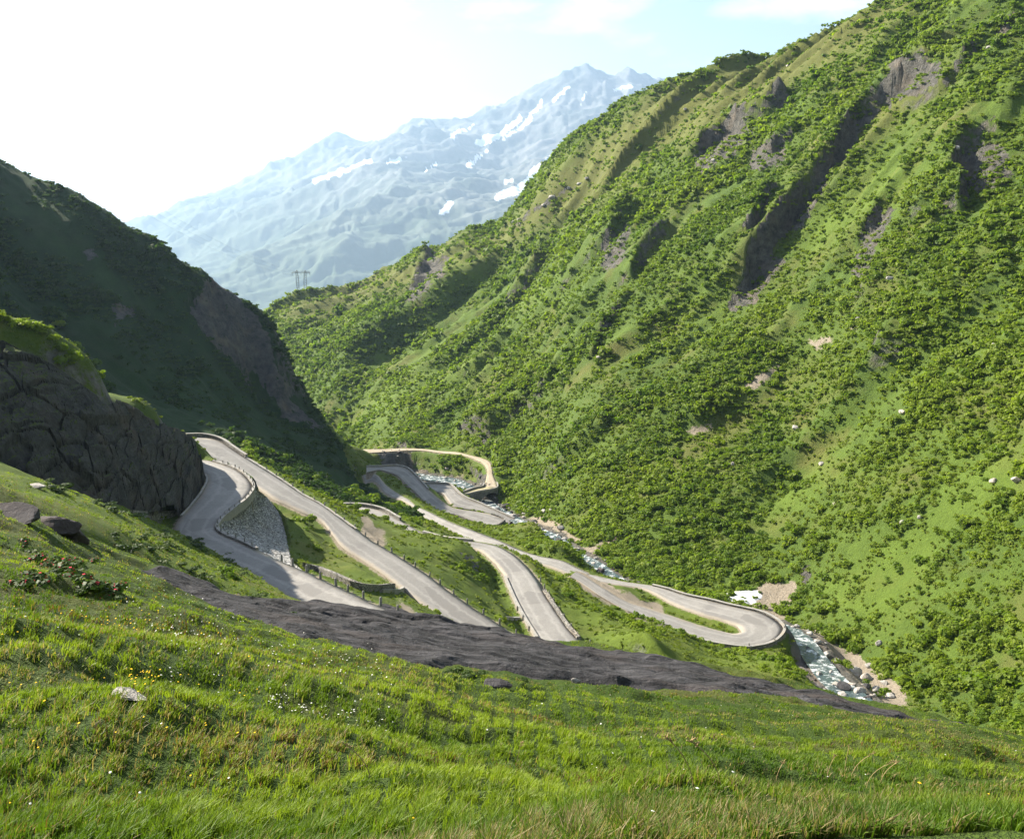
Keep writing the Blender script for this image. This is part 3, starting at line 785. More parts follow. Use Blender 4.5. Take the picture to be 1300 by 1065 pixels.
# ------------------------------------------------------------------ roads
def road_mat(name, base, track, dust):
    m, nt, b = new_mat(name); t = NT(nt)
    v = t.pos()
    c = t.mix(t.noise(v, 0.25, 5, 0.65), base, track)
    c = t.mix(t.math('MULTIPLY', t.noise(v, 2.2, 6, 0.7), 0.45), c, tuple(x * 0.6 for x in base))
    pt = t.vcol(t.pos((1, 1, 1)), 0.16); c = t.mix(t.ramp(t.math('ADD', pt, t.math('MULTIPLY', t.noise(v, 0.5, 4, 0.6), 0.2)), 0.92, 1.0), c, tuple(x * 0.82 for x in base))
    c = t.mix(t.math('MULTIPLY', t.noise(v, 0.09, 5, 0.7, 0.45, 0.7), 0.5), c, tuple(x * 0.72 for x in base))
    ax = t.attr('across')                       # 0..1 over the width: wheel tracks and dusty edges
    e = t.math('ABSOLUTE', t.math('SUBTRACT', ax, 0.5))
    e = t.math('ADD', e, t.math('MULTIPLY', t.math('SUBTRACT', t.noise(v, 0.6, 4, 0.7), 0.5), 0.12))
    c = t.mix(t.math('MULTIPLY', t.ramp(e, 0.36, 0.5), 0.8), c, dust)
    w = t.math('MULTIPLY', t.ramp(t.math('ABSOLUTE', t.math('SUBTRACT', e, 0.2)), 0.08, 0.0), 0.35)
    c = t.mix(w, c, tuple(x * 1.25 for x in track))
    st = t.voro(v, 3.2, 'DISTANCE_TO_EDGE', 0.0, 0.12)
    c = t.mix(t.math('MULTIPLY', t.math('SUBTRACT', 1.0, st), 0.22), c, (0.1, 0.09, 0.08))
    t.l(c, b.inputs['Base Color']); b.inputs['Roughness'].default_value = 0.75
    t.bump(t.math('ADD', st, t.noise(v, 4, 5, 0.7)), b, 0.35, 0.05)
    return m
M['setts'] = road_mat('granite_setts', (0.198, 0.19, 0.18), (0.262, 0.252, 0.236), (0.28, 0.245, 0.195))
M['track'] = road_mat('dirt_track', (0.31, 0.26, 0.19), (0.37, 0.315, 0.24), (0.25, 0.23, 0.12))

def strip(name, L, Rr, mat, nx=7, lift=0.06, crown=0.10, wob=0.25, seed=0):
    s = np.linspace(0, 1, nx)
    d = np.cumsum(np.r_[0, np.linalg.norm(np.diff((L + Rr) / 2, axis=0), axis=1)])
    wl = wob * fbm(d / 3.0, d * 0 + seed, seed, 3); wr = wob * fbm(d / 3.0, d * 0 + seed + 9, seed + 5, 3)
    W = np.linalg.norm((Rr - L)[:, :2], axis=1)
    V = []
    for j, a in enumerate(s):
        aa = a - wl / W if j == 0 else (a + wr / W if j == nx - 1 else a + 0 * wl)
        P = L * (1 - aa[:, None]) + Rr * aa[:, None]
        P = P.copy(); P[:, 2] += lift + crown * (1 - (2 * a - 1) ** 2)
        V.append(P)
    # skirts so that the edge never floats
    for side, sg in ((0, -1), (nx - 1, 1)):
        P = V[side if sg > 0 else 0].copy()
        dd = (Rr - L) / W[:, None]
        P = P + dd * 0.12 * sg; P[:, 2] -= 0.5
        if sg < 0: V.insert(0, P)
        else: V.append(P)
        if sg < 0: nx_ = 1
    V = np.array(V)             # (nx+2, n, 3)
    n = V.shape[1]
    ac = np.repeat(np.r_[0, s, 1], n)
    return mesh_obj(name, V.reshape(-1, 3), grid_faces(V.shape[0], n)[:, ::-1], mat, attrs={'across': ac})

labels = {'A': 'pale paved road nearest the meadow, bending under the dark cliff', 'B': 'straight pale paved road below the pitched stone wall', 'C': 'pale paved road climbing left of centre below the green knoll',
          'D': 'narrow pale paved road running down to the stream bend', 'E': 'pale paved hairpin bend beside the rushing stream', 'F': 'distant pale paved terrace road with walled bend', 'G': 'lower distant paved terrace with bright parapet'}
for k in 'ABCDEFG':
    S = ROAD_S[k]
    if k == 'E': S = S[:, [3, 4, 5, 0, 1, 2]][::1]
    tag(strip('road', S[:, :3], S[:, 3:], M['setts'], seed=ord(k)), labels[k], 'road', kind='structure')
S = ROAD_S['H']
tag(strip('road', S[:N_H + 2, :3], S[:N_H + 2, 3:], M['track'], seed=3), 'narrow dirt track across the stream on the far bank', 'road', kind='structure')

# ------------------------------------------------------------------ stream
def river():
    m, nt, b = new_mat('stream_water'); t = NT(nt)
    v = t.pos((1, 1, 1))
    foam = t.noise(v, 0.45, 7, 0.7, 0.50, 0.62)
    foam2 = t.noise(v, 1.6, 5, 0.7, 0.42, 0.62)
    f = t.math('MULTIPLY', foam, t.math('ADD', t.math('MULTIPLY', foam2, 0.6), 0.4))
    t.l(t.mix(f, (0.05, 0.075, 0.08), (0.82, 0.85, 0.86)), b.inputs['Base Color'])
    t.l(t.math('ADD', t.math('MULTIPLY', f, 0.5), 0.12), b.inputs['Roughness'])
    b.inputs['Specular IOR Level'].default_value = 0.5
    t.bump(t.noise(v, 1.1, 5, 0.7), b, 0.7, 0.25)
    n = len(RIV_S); nx = 13
    V = []
    for a in np.linspace(-0.06, 1.06, nx):
        P = RIV_L * (1 - a) + RIV_R * a
        P = P.copy(); P[:, 2] += -0.25 + 0.35 * fbm(P[:, 0] / 2.2, P[:, 1] / 2.2, 71, 3)
        V.append(P)
    o = mesh_obj('river', np.array(V).reshape(-1, 3), grid_faces(nx, n), m)
    tag(o, 'foaming mountain stream between the hairpin and the right slope', 'stream', kind='structure')
river()
# ------------------------------------------------------------------ helpers for things
def empty(name, loc, rz=0):
    o = bpy.data.objects.new(name, None); scene.collection.objects.link(o)
    o.empty_display_size = 0.5
    o.location = loc; o.rotation_euler = (0, 0, rz)
    return o

def ground(x, y):
    return height(np.atleast_1d(np.asarray(x, float)), np.atleast_1d(np.asarray(y, float)))[0]

def hit_full(u, v, d0=4.0, d1=1000.0, n=420):
    """first point of the finished terrain seen through a pixel"""
    a, b = ray(u, v)
    d = np.exp(np.linspace(math.log(d0), math.log(d1), n))
    h = height(a * d, d)[0] - b * d
    i = int(np.argmax(h > 0))
    if h[i] <= 0: return None
    if i > 0:
        t = h[i - 1] / (h[i - 1] - h[i]); dd = d[i - 1] + (d[i] - d[i - 1]) * t
    else: dd = d[0]
    return np.array([a * dd, dd, b * dd])

def ico(sub):
    import bmesh
    bm = bmesh.new(); bmesh.ops.create_icosphere(bm, subdivisions=sub, radius=1)
    v = np.array([p.co for p in bm.verts]); f = np.array([[q.index for q in p.verts] for p in bm.faces]); bm.free()
    return v, f
ICO = {s: ico(s) for s in (2, 3, 4)}

def rock_mesh(seed, sub=3, planes=14, rough=0.06):
    r = np.random.default_rng(seed)
    v, f = ICO[sub]; v = v.copy()
    n = r.normal(size=(planes, 3)); n /= np.linalg.norm(n, axis=1)[:, None]
    h = r.uniform(0.62, 0.95, planes)
    dp = v @ n.T
    rad = np.min(np.where(dp > 0.05, h[None] / np.maximum(dp, 0.05), 9), axis=1)
    rad = np.minimum(rad, 1.15)
    rad = rad * (1 + rough * fbm(v[:, 0] * 3 + seed, v[:, 1] * 3 + v[:, 2] * 2.3, seed, 3))
    return v * rad[:, None], f

M['cliff'] = stone_mat('dark_cliff_rock', 0.9, True, (0.025, 0.025, 0.027), (0.115, 0.112, 0.112), (0.12, 0.09, 0.075), bump=1.0)
M['slab'] = stone_mat('slab_rock', 1.0, False, (0.035, 0.033, 0.037), (0.10, 0.097, 0.10), (0.10, 0.075, 0.065), bump=0.7)
M['wall'] = stone_mat('dry_stone', 1.6, False, (0.17, 0.17, 0.175), (0.46, 0.455, 0.45), (0.27, 0.24, 0.2), block=1.35, bump=0.9)
M['masonry'] = stone_mat('wall_masonry', 1.6, False, (0.13, 0.125, 0.12), (0.33, 0.31, 0.28), (0.28, 0.23, 0.18), block=2.0, bump=0.7)
M['kerb'] = stone_mat('pale_kerb_stone', 2.0, False, (0.22, 0.212, 0.198), (0.37, 0.357, 0.33), (0.33, 0.28, 0.21), bump=0.4)
M['post'] = stone_mat('post_granite', 4.0, False, (0.16, 0.16, 0.155), (0.36, 0.35, 0.33), (0.3, 0.26, 0.2), bump=0.4)
M['boulder'] = stone_mat('pale_boulder', 2.5, False, (0.24, 0.225, 0.21), (0.52, 0.49, 0.45), (0.46, 0.36, 0.27), bump=0.6)

# ------------------------------------------------------------------ dark cliff beside the bend
def cliff():
    base = resample(np.array([PD(*p) for p in [(-160, 575, 98), (-80, 585, 104), (0, 592, 110.5), (60, 608, 117), (110, 634, 123), (140, 644, 128), (175, 646, 138), (205, 642, 150), (235, 636, 162), (252, 628, 172), (261, 612, 183), (258, 598, 195), (240, 590, 206)]]), 0.28)
    topP = np.array([PD(*p) for p in [(-160, 402, 128), (-80, 416, 130), (0, 434, 133.5), (60, 460, 138), (105, 486, 144), (135, 504, 151), (170, 520, 161), (205, 538, 174), (232, 551, 184), (247, 557, 190), (253, 577, 193.5), (252, 586, 200), (236, 580, 210)]])
    topS = resample(topP, 0.28)
    n = 420; nt = 110
    def res(P, n):
        d = np.r_[0, np.cumsum(np.linalg.norm(np.diff(P, axis=0), axis=1))]; t = np.linspace(0, d[-1], n)
        return np.column_stack([np.interp(t, d, P[:, i]) for i in range(3)]), t
    # pair by control index so that base and rim stay opposite each other
    def bykey(raw, n):
        k = np.linspace(0, len(raw) - 1, n); i = np.arange(len(raw))
        return np.column_stack([np.interp(k, i, raw[:, j]) for j in range(3)])
    B0 = np.array([PD(*p) for p in [(-160, 575, 98), (-80, 585, 104), (0, 592, 110.5), (60, 608, 117), (110, 634, 123), (140, 644, 128), (175, 646, 138), (205, 642, 150), (235, 636, 162), (252, 628, 172), (261, 612, 183), (258, 598, 195), (240, 590, 206)]])
    B = bykey(B0, n); T = bykey(topP, n)
    B[:, 2] -= 1.5
    len_ = np.r_[0, np.cumsum(np.linalg.norm(np.diff(B, axis=0), axis=1))]
    t = np.linspace(0, 1.22, nt)
    out = np.zeros((n, nt, 3)); dv = T - B
    hor = np.column_stack([dv[:, 0], dv[:, 1], 0 * dv[:, 2]]); hl = np.linalg.norm(hor, axis=1)[:, None]; hor = hor / hl
    H = np.linalg.norm(dv, axis=1)
    nrm = np.column_stack([-hor[:, 0] * dv[:, 2], -hor[:, 1] * dv[:, 2], hl[:, 0]]); nrm /= np.linalg.norm(nrm, axis=1)[:, None]
    for j, q in enumerate(t):
        qq = min(q, 1.0)
        P = B + dv * qq
        P = P + nrm * (1.6 * math.sin(math.pi * min(qq, 1)) )[..., None] if False else P + nrm * 1.6 * math.sin(math.pi * qq)
        if q > 1:                      # rim rolls back into the hill
            P = P + hor * (q - 1) * 26; P[:, 2] += -(q - 1) * 8
        out[:, j] = P
    S = np.repeat(len_[:, None], nt, 1); Tt = t[None, :] * H[:, None]
    # bedding dips to the right: rotate the block pattern
    a = math.radians(28)
    p = S * math.cos(a) + Tt * math.sin(a); q = -S * math.sin(a) + Tt * math.cos(a)
    wx = p + 1.2 * fbm(S / 4, Tt / 4, 3, 3); wy = q + 1.0 * fbm(S / 4, Tt / 4, 4, 3)
    v1, e1 = cells(wx / 6.5, wy / 3.4, 11); v2, e2 = cells(wx / 2.4, wy / 1.5, 21)
    cm = smooth(-0.45, 0.1, fbm(S / 14, Tt / 8, 41, 3)); cm2 = smooth(-0.2, 0.25, fbm(S / 9, Tt / 5, 43, 3))
    v0, e0 = cells(wx / 13, wy / 6, 31)
    disp = 2.4 * (v0 - 0.5) + 1.2 * (v1 - 0.5) + 0.28 * (v2 - 0.5) - cm * 1.9 * (1 - smooth(0, 0.06, e0)) - cm2 * 1.1 * (1 - smooth(0, 0.08, e1)) - 0.15 * (1 - smooth(0, 0.08, e2)) + 1.3 * (ridged(p / 7, q / 2.6, 47, 4, 0.55) - 0.6) + 0.9 * fbm(S / 9, Tt / 6, 7, 3) + 0.16 * fbm(S / 1.1, Tt / 1.1, 9, 3)
    lit = np.clip(1.2 - t, 0, 1)[None, :] ** 0.3
    out += nrm[:, None, :] * (disp * lit)[..., None]
    V = out.reshape(-1, 3)
    m = mesh_obj('rock_cliff', V, grid_faces(n, nt), M['cliff'], smooth_shade=False)
    tag(m, 'dark fractured rock cliff above the bend of the nearest road', 'cliff')
cliff()

def slab_mat():
    m, nt, b = new_mat('streaked_slab'); t = NT(nt)
    v = t.pos(); vs = t.pos((0.10, 1.1, 1.6), (0, 0, math.radians(-5)))
    c = t.mix(t.noise(v, 0.35, 6, 0.65), (0.012, 0.012, 0.013), (0.036, 0.035, 0.037))
    st = t.noise(vs, 1.6, 7, 0.7, 0.42, 0.62)
    c = t.mix(t.math('MULTIPLY', st, 0.75), c, (0.078, 0.075, 0.08))
    c = t.mix(t.math('MULTIPLY', t.noise(vs, 4.5, 5, 0.7, 0.52, 0.66), 0.7), c, (0.012, 0.011, 0.013))
    c = t.mix(t.math('MULTIPLY', t.noise(t.pos((0.3, 1, 1)), 0.35, 4, 0.6, 0.55, 0.72), 0.4), c, (0.075, 0.056, 0.047))
    c = t.mix(t.math('MULTIPLY', t.noise(v, 5, 4, 0.6, 0.6, 0.75), 0.5), c, (0.17, 0.17, 0.16))
    t.l(c, b.inputs['Base Color'])
    t.bump(t.math('ADD', st, t.noise(v, 4, 6, 0.7)), b, 0.7, 0.12)
    return m
M['streak'] = slab_mat()

# ------------------------------------------------------------------ bare rock slab at the meadow's lip
SLAB_PX = [(182, 724), (215, 728), (252, 744), (300, 758), (350, 768), (430, 773), (500, 785), (560, 794), (600, 800), (650, 811), (700, 817), (760, 827), (850, 839), (900, 849), (1000, 868), (1050, 884), (1130, 905), (1200, 916), (1285, 932),
           (1250, 933), (1180, 920), (1100, 910), (1000, 893), (900, 887), (790, 878), (700, 867), (600, 852), (545, 857), (500, 846), (430, 822), (380, 812), (330, 788), (290, 778), (232, 752), (186, 737)]
SLAB = np.array([hit(u, v) for u, v in SLAB_PX])
def slab_inside(x, y, grow=0.0):
    """signed distance to the slab's outline in plan, positive inside"""
    P = np.vstack([SLAB, SLAB[:1]])
    d, _, _ = seg_dist(x, y, P)
    return np.where(in_poly(x, y, SLAB[:, :2]), d, -d) + grow
def slab():
    x0, x1 = SLAB[:, 0].min() - 2, SLAB[:, 0].max() + 3; y0, y1 = SLAB[:, 1].min() - 2, SLAB[:, 1].max() + 3
    nx, ny = int((x1 - x0) / 0.13), int((y1 - y0) / 0.13)
    X, Y = np.meshgrid(np.linspace(x0, x1, nx), np.linspace(y0, y1, ny), indexing='ij')
    x = X.ravel(); y = Y.ravel()
    sd = slab_inside(x, y) + 0.9 * fbm(x / 2.6, y / 2.6, 33, 4)
    sd = sd - 0.9 * smooth(6, 22, x) - 0.45 + 0.35 * smooth(-9, -14, x)
    ok = sd > -0.7
    z = ground(x, y)
    lift = np.clip(sd, -0.8, 0.5) * 0.55 * np.interp(x, [-15, 5, 20], [0.8, 1.0, 0.45]) - 0.02
    # strata run along the lip (image left to right): long grooves and steps
    c = np.cos(math.radians(4)); s = np.sin(math.radians(4))
    al = x * c + y * s; ac = -x * s + y * c
    g = ac + 0.5 * fbm(al / 9, ac / 3, 35, 3)
    step = 0.13 * (ridged(al / 22, g / 0.6, 36, 4, 0.6) - 0.6) + 0.12 * fbm(al / 12, g / 2.2, 37, 3) + 0.025 * fbm(al / 0.5, ac / 0.3, 38, 2)
    q = np.floor(g / 1.1 + 0.6 * fbm(al / 5, ac / 5, 39, 2)); step = step + 0.09 * (_hash(q, np.floor(al / 7 + 3 * _hash(q, q * 0, 5)), 44) - 0.5)
    z = z + lift + step * smooth(-0.3, 0.8, sd)
    F = grid_faces(nx, ny); k = ok[F].all(axis=1); F = F[k]
    used, inv = np.unique(F.ravel(), return_inverse=True)
    o = mesh_obj('rock_slab', np.column_stack([x, y, z])[used], inv.reshape(F.shape), M['streak'], smooth_shade=False)
    tag(o, 'long dark glacier polished rock slab along the lower lip of the meadow', 'rock slab')
slab()

ROCKS = {}
def rock(name, P, size, seed, mat, label, cat, group=None, rz=0.0, tilt=0.0, sub=3, sink=0.3):
    key = (seed, sub, mat.name)
    if key not in ROCKS:
        v, f = rock_mesh(seed, sub)
        ROCKS[key] = mesh_obj(name, v, f, mat, smooth_shade=False); o = ROCKS[key]
    else:
        o = ROCKS[key].copy(); o.name = name; scene.collection.objects.link(o)
    o.location = (P[0], P[1], P[2] + size[2] * (0.5 - sink)); o.scale = tuple(s / 1.7 for s in size); o.rotation_euler = (tilt, tilt * 0.6, rz)
    tag(o, label, cat, group)
    return o

# outcrop of dark blocks at the left edge of the meadow
for k, (u, v, sz, rz, lab) in enumerate([(8, 652, (2.4, 1.3, 0.6), -0.3, 'dark lichened outcrop block at the far left edge of the meadow'), (62, 664, (2.2, 1.1, 0.8), -0.35, 'flat topped dark outcrop rock in the left meadow'),
                                         (86, 676, (1.5, 0.9, 1.0), -0.4, 'smaller dark block at the right end of the left meadow outcrop'), (45, 648, (1.4, .9, 0.45), -0.2, 'low pale topped rock between the two larger outcrop blocks')]):
    P = hit_full(u, v, 15, 60)
    if P is not None: rock('rock_outcrop', P, sz, 40 + k, M['slab'], lab, 'rock', 'dark outcrop blocks in the left meadow', rz, 0.12, 4, 0.72)
P = hit_full(160, 880, 5, 40)
rock('rock', P, (0.40, 0.17, 0.10), 51, M['boulder'], 'small pale stone half buried in the bright foreground grass', 'rock', None, -0.5, 0.1, sink=0.62)
P = hit_full(630, 870, 8, 60); rock('rock', P, (.7, 0.4, 0.2), 52, M['slab'], 'grey rocks showing through the grass just below the slab', 'rock', None, 0.3, 0.1)
P = hit_full(731, 866, 8, 60); rock('rock', P, (0.3, 0.2, 0.2), 53, M['boulder'], 'tiny white stone in the grass below the middle of the slab', 'rock', None, 0.3, 0.1)
P = hit_full(222, 617, 60, 160); 
if P is not None: rock('rock', P, (2.0, 1.6, 1.8), 54, M['cliff'], 'dark boulder fallen at the foot of the cliff beside the road', 'rock', None, 0.4, 0.1)
for u, v, lab, s in [(125, 632, 'rounded dark boulder standing at the foot of the cliff', 2.6), (192, 636, 'flat pale rock lying below the cliff foot', 2.6), (45, 618, 'small pale flat stone on the meadow ridge below the cliff', 1.5)]:
    P = hit_full(u, v, 50, 200)
    if P is not None: rock('boulder', P, (s, s * .7, s * .7 if 'rounded' in lab else s * .3), 55 + int(s), M['cliff'] if 'rounded' in lab else M['boulder'], lab, 'boulder', None, 0.2, 0.1)

# ------------------------------------------------------------------ walls
def wall(name, P, h, thick, mat, label, cat='wall', depth=1.0, group=None, batter=0.15, cap=None, out=1):
    """wall swept along P (road edge); out = side on which it thickens downwards"""
    P = resample(np.asarray(P)[:, :3], 0.9)
    d = np.r_[0, np.cumsum(np.linalg.norm(np.diff(P, axis=0), axis=1))]
    t = np.gradient(P[:, :2], axis=0); t /= np.linalg.norm(t, axis=1)[:, None] + 1e-9
    nr = np.column_stack([t[:, 1], -t[:, 0], 0 * t[:, 0]]) * out
    dep = depth if np.ndim(depth) else np.full(len(P), depth)
    if np.ndim(depth): dep = np.interp(np.linspace(0, 1, len(P)), np.linspace(0, 1, len(depth)), depth)
    top = 0.05 * fbm(d / 1.1, d * 0, 5, 3)
    up = np.array([0, 0, 1.0])
    pr = [(-thick / 2 + 0 * dep, -0.5 + 0 * dep), (-thick / 2 + 0 * dep, h + top), (thick / 2 + 0 * dep, h + top), (thick / 2 + 0.1 * fbm(d / 2, d * 0 + 3, 6, 2), h * 0.3 + 0 * dep), (thick / 2 + batter * dep, -dep)]
    pr.append((-thick / 2 + 0 * dep, -dep))
    V = np.array([P + nr * a[:, None] + up * b[:, None] for a, b in pr])
    n = len(P); m = len(pr)
    V = V.reshape(-1, 3); F = []
    for i in range(m):
        k = (i + 1) % m; a = np.arange(n - 1)
        F.append(np.column_stack([i * n + a, i * n + a + 1, k * n + a + 1, k * n + a]))
    F = np.vstack(F)
    if out > 0: F = F[:, ::-1]
    caps = [[i * n for i in range(m)], [i * n + n - 1 for i in range(m)]]
    c0 = np.array([[caps[0][0], caps[0][i], caps[0][i + 1]] for i in range(1, m - 1)]); c1 = np.array([[caps[1][0], caps[1][i + 1], caps[1][i]] for i in range(1, m - 1)])
    o = mesh_obj(name, V, [F, np.vstack([c0, c1])], mat, smooth_shade=False)
    tag(o, label, cat, group)
    if cap:
        W = np.array([P + nr * a + up * (h + b + top)[:, None] for a, b in ((-thick / 2 - 0.06, 0.02), (-thick / 2 - 0.06, 0.16), (thick / 2 + 0.06, 0.16), (thick / 2 + 0.06, 0.02))])
        G = []
        for i in range(4):
            k = (i + 1) % 4; a = np.arange(n - 1); G.append(np.column_stack([i * n + a, i * n + a + 1, k * n + a + 1, k * n + a]))
        mesh_obj('coping', W.reshape(-1, 3), np.vstack(G), cap, o, False)
    return o

A, Bq, Cq, E, Fq, Gq, Hq, Dq = (ROADS[k] for k in 'ABCEFGHD')
wall('kerb_wall', A[2:12, 3:], 0.42, 0.5, M['kerb'], 'pale kerb wall round the outside of the nearest bend', depth=1.2)
wall('kerb_wall', A[3:8, :3][::-1], 0.35, 0.4, M['kerb'], 'low pale kerb wall at the foot of the dark cliff', depth=1.0)
wall('parapet_wall', Bq[0:7, 3:], 0.75, 0.5, M['masonry'], 'grey parapet wall on the outer curve of the second road', depth=2.0, cap=M['kerb'])
wall('kerb_wall', Bq[6:13, 3:], 0.22, 0.4, M['kerb'], 'low kerb wall under the guard stones of the second road', depth=0.8)
wall('parapet_wall', Cq[0:5, 3:], 0.85, 0.5, M['masonry'], 'dark parapet wall on the arc of road behind the green crest', depth=2.0, cap=M['kerb'])
wall('parapet_wall', Cq[5:8, 3:], 0.7, 0.6, M['kerb'], 'short bright parapet wall behind the green knoll', depth=1.5)
wall('parapet_wall', Cq[11:16, :3], 0.55, 0.5, M['kerb'], 'pale low wall on the near left edge of the middle road', depth=1.2, out=-1)
wall('parapet_wall', Cq[12:16, 3:], 0.5, 0.7, M['masonry'], 'rough grey stone wall on the right edge of the middle road', depth=1.5)
wall('retaining_wall', E[5:20, :3], 0.38, 0.5, M['masonry'], 'curved retaining wall holding the hairpin above the stream', depth=[1, 1.3, 1.6, 2, 2.5, 4, 6.5, 7.5, 7.5, 6.5, 5, 4, 3, 2, 1], batter=0.16, cap=M['kerb'])
wall('parapet_wall', Fq[0:8, :3], 0.8, 0.6, M['kerb'], 'bright parapet wall along the top of the distant terrace road', depth=2.5, out=-1)
wall('retaining_wall', np.vstack([Fq[12:15, :3], Fq[14:15, 3:], Fq[11:14, 3:][::-1]]), 0.5, 0.6, M['masonry'], 'dark curved retaining wall under the distant terrace bend', depth=[2, 4, 6, 6, 5, 3], out=-1)
wall('parapet_wall', Gq[0:11, :3], 0.8, 0.6, M['kerb'], 'bright parapet wall along the lower distant terrace', depth=2.5, out=-1)
wall('retaining_wall', np.vstack([Gq[10:11, :3], Gq[10:11, 3:], Gq[9:10, 3:]]), 0.4, 0.6, M['masonry'], 'short retaining wall at the tip of the lower distant terrace', depth=[5, 5, 3], out=-1)
# drystone walls of the small yard between the first two roads
def px_wall(name, pts, h, th, mat, lab, depth=1.0):
    P = []
    for u, v in pts:
        q = hit_full(u, v, 60, 300)
        if q is not None: P.append(q)
    wall(name, np.array(P), h, th, mat, lab, depth=depth)
px_wall('drystone_wall', [(386, 722), (405, 727), (425, 735), (450, 746), (475, 750), (500, 748)], 1.1, 0.6, M['masonry'], 'dark drystone wall between the two nearest roads')
px_wall('drystone_wall', [(512, 748), (506, 751), (485, 752)], 0.5, 0.5, M['kerb'], 'short pale wall return joining the second road')
px_wall('drystone_wall', [(166, 652), (185, 653), (205, 652), (228, 651)], 0.5, 0.6, M['masonry'], 'low straight stone wall on the grass below the cliff')
px_wall('drystone_wall', [(640, 785), (652, 786), (660, 786)], 0.5, 0.5, M['kerb'], 'short pale wall between the second road and the middle road')

# ------------------------------------------------------------------ pitched stone wall inside the first bend
def pitched_wall():
    top = A[4:14, 3:].copy(); top[:, 2] += 0.02
    bot = PW_BOT
    k = np.linspace(0, 9, 150); i = np.arange(10)
    T = np.column_stack([np.interp(k, i, top[:, j]) for j in range(3)]); B = np.column_stack([np.interp(k, i, bot[:, j]) for j in range(3)])
    nt = 60; t = np.linspace(0, 1.06, nt)
    V = T[:, None] * (1 - t)[None, :, None] + B[:, None] * t[None, :, None]
    sag = np.sin(np.pi * np.clip(t, 0, 1))
    V[:, :, 2] -= 0.3 * sag[None]
    d = np.r_[0, np.cumsum(np.linalg.norm(np.diff(T, axis=0), axis=1))][:, None] + 0 * t[None]
    hh = np.linalg.norm(B - T, axis=1)[:, None] * t[None]
    val, e = cells(d / 0.62, hh / 0.5, 61)
    V[:, :, 0] += (0.15 * (val - 0.5) - 0.15 * (1 - smooth(0, 0.16, e)))
    V[:, :, 2] += 0.08 * (val - 0.5)
    o = mesh_obj('retaining_wall', V.reshape(-1, 3), grid_faces(150, nt)[:, ::-1], M['wall'], smooth_shade=False)
    tag(o, 'steep grey pitched stone wall under the bend of the nearest road', 'retaining wall')
pitched_wall()

# ------------------------------------------------------------------ guard stones along the roads
def post_mesh():
    mb = MB()
    w = 0.17
    ring = lambda r, z: np.array([[r * math.cos(a), r * math.sin(a), z] for a in np.linspace(0, 2 * math.pi, 9)[:-1]])
    prof = [(w * 1.1, -0.5), (w * 1.08, 0.0), (w, 0.5), (w * 0.93, 0.82), (w * 0.72, 0.93), (w * 0.3, 0.98)]
    V = np.vstack([ring(r, z) for r, z in prof]); F = []
    for i in range(len(prof) - 1):
        for j in range(8): F.append([i * 8 + j, i * 8 + (j + 1) % 8, (i + 1) * 8 + (j + 1) % 8, (i + 1) * 8 + j])
    V[:, :2] *= 1 + 0.05 * rng.normal(size=(len(V), 1))
    mb.add(V, F); mb.add(ring(w * 0.3, 0.98), [[0, 1, 2], [0, 2, 3], [0, 3, 4], [0, 4, 5], [0, 5, 6], [0, 6, 7]])
    return mb
POST = [None]
def posts(P, step, label, group, scale=1.0, off=0.25):
    P = resample(P, 0.4); d = np.r_[0, np.cumsum(np.linalg.norm(np.diff(P, axis=0), axis=1))]
    for k, s in enumerate(np.arange(1.0, d[-1], step)):
        s = s + rng.uniform(-0.4, 0.4)
        q = [np.interp(s, d, P[:, i]) for i in range(3)]
        if POST[0] is None: o = POST[0] = post_mesh().build('guard_stone', M['post'])
        else:
            o = POST[0].copy(); scene.collection.objects.link(o)
        o.location = (q[0], q[1], q[2]); sc = scale * rng.uniform(0.88, 1.1)
        o.scale = (sc, sc, sc * rng.uniform(0.9, 1.08)); o.rotation_euler = (rng.normal() * 0.05, rng.normal() * 0.05, rng.uniform(0, 6))
        tag(o, label, 'guard stone', group)
def edge(R, i0, i1, side, out=0.35, dz=0.0):
    a = R[i0:i1, 3:] if side else R[i0:i1, :3]; b = R[i0:i1, :3] if side else R[i0:i1, 3:]
    n = a - b; n[:, 2] = 0; n /= np.linalg.norm(n, axis=1)[:, None]
    q = a + n * out; q[:, 2] += dz; return q
posts(edge(A, 2, 12, 1, 0.0, 0.38), 2.6, 'small guard stone on the pale kerb round the nearest bend', 'guard stones on the kerb of the nearest bend', 0.62)
posts(edge(A, 12, 19, 1, 0.3), 3.6, 'grey guard stone along the straight edge of the nearest road', 'guard stones along the nearest road', 1.05)
posts(edge(Bq, 7, 20, 1, 0.3), 4.2, 'grey guard stone along the outer edge of the second road', 'guard stones along the second road', 0.95)
posts(edge(Cq, 11, 17, 1, 0.5), 4.4, 'grey guard stone along the right edge of the middle road', 'guard stones along the middle road', 0.95)
posts(edge(Cq, 13, 17, 0, 0.4), 5.0, 'grey guard stone along the left edge of the middle road', 'guard stones along the middle road', 0.9)
posts(edge(E, 8, 14, 0, 0.0, 0.3), 7.5, 'slim guard stone on the wall of the hairpin by the stream', 'guard stones on the stream hairpin', 0.9)
posts(edge(Cq, 1, 5, 1, 0.0, 0.9), 6.0, 'small guard stone on the dark parapet behind the crest', 'guard stones on the dark parapet', 0.6)

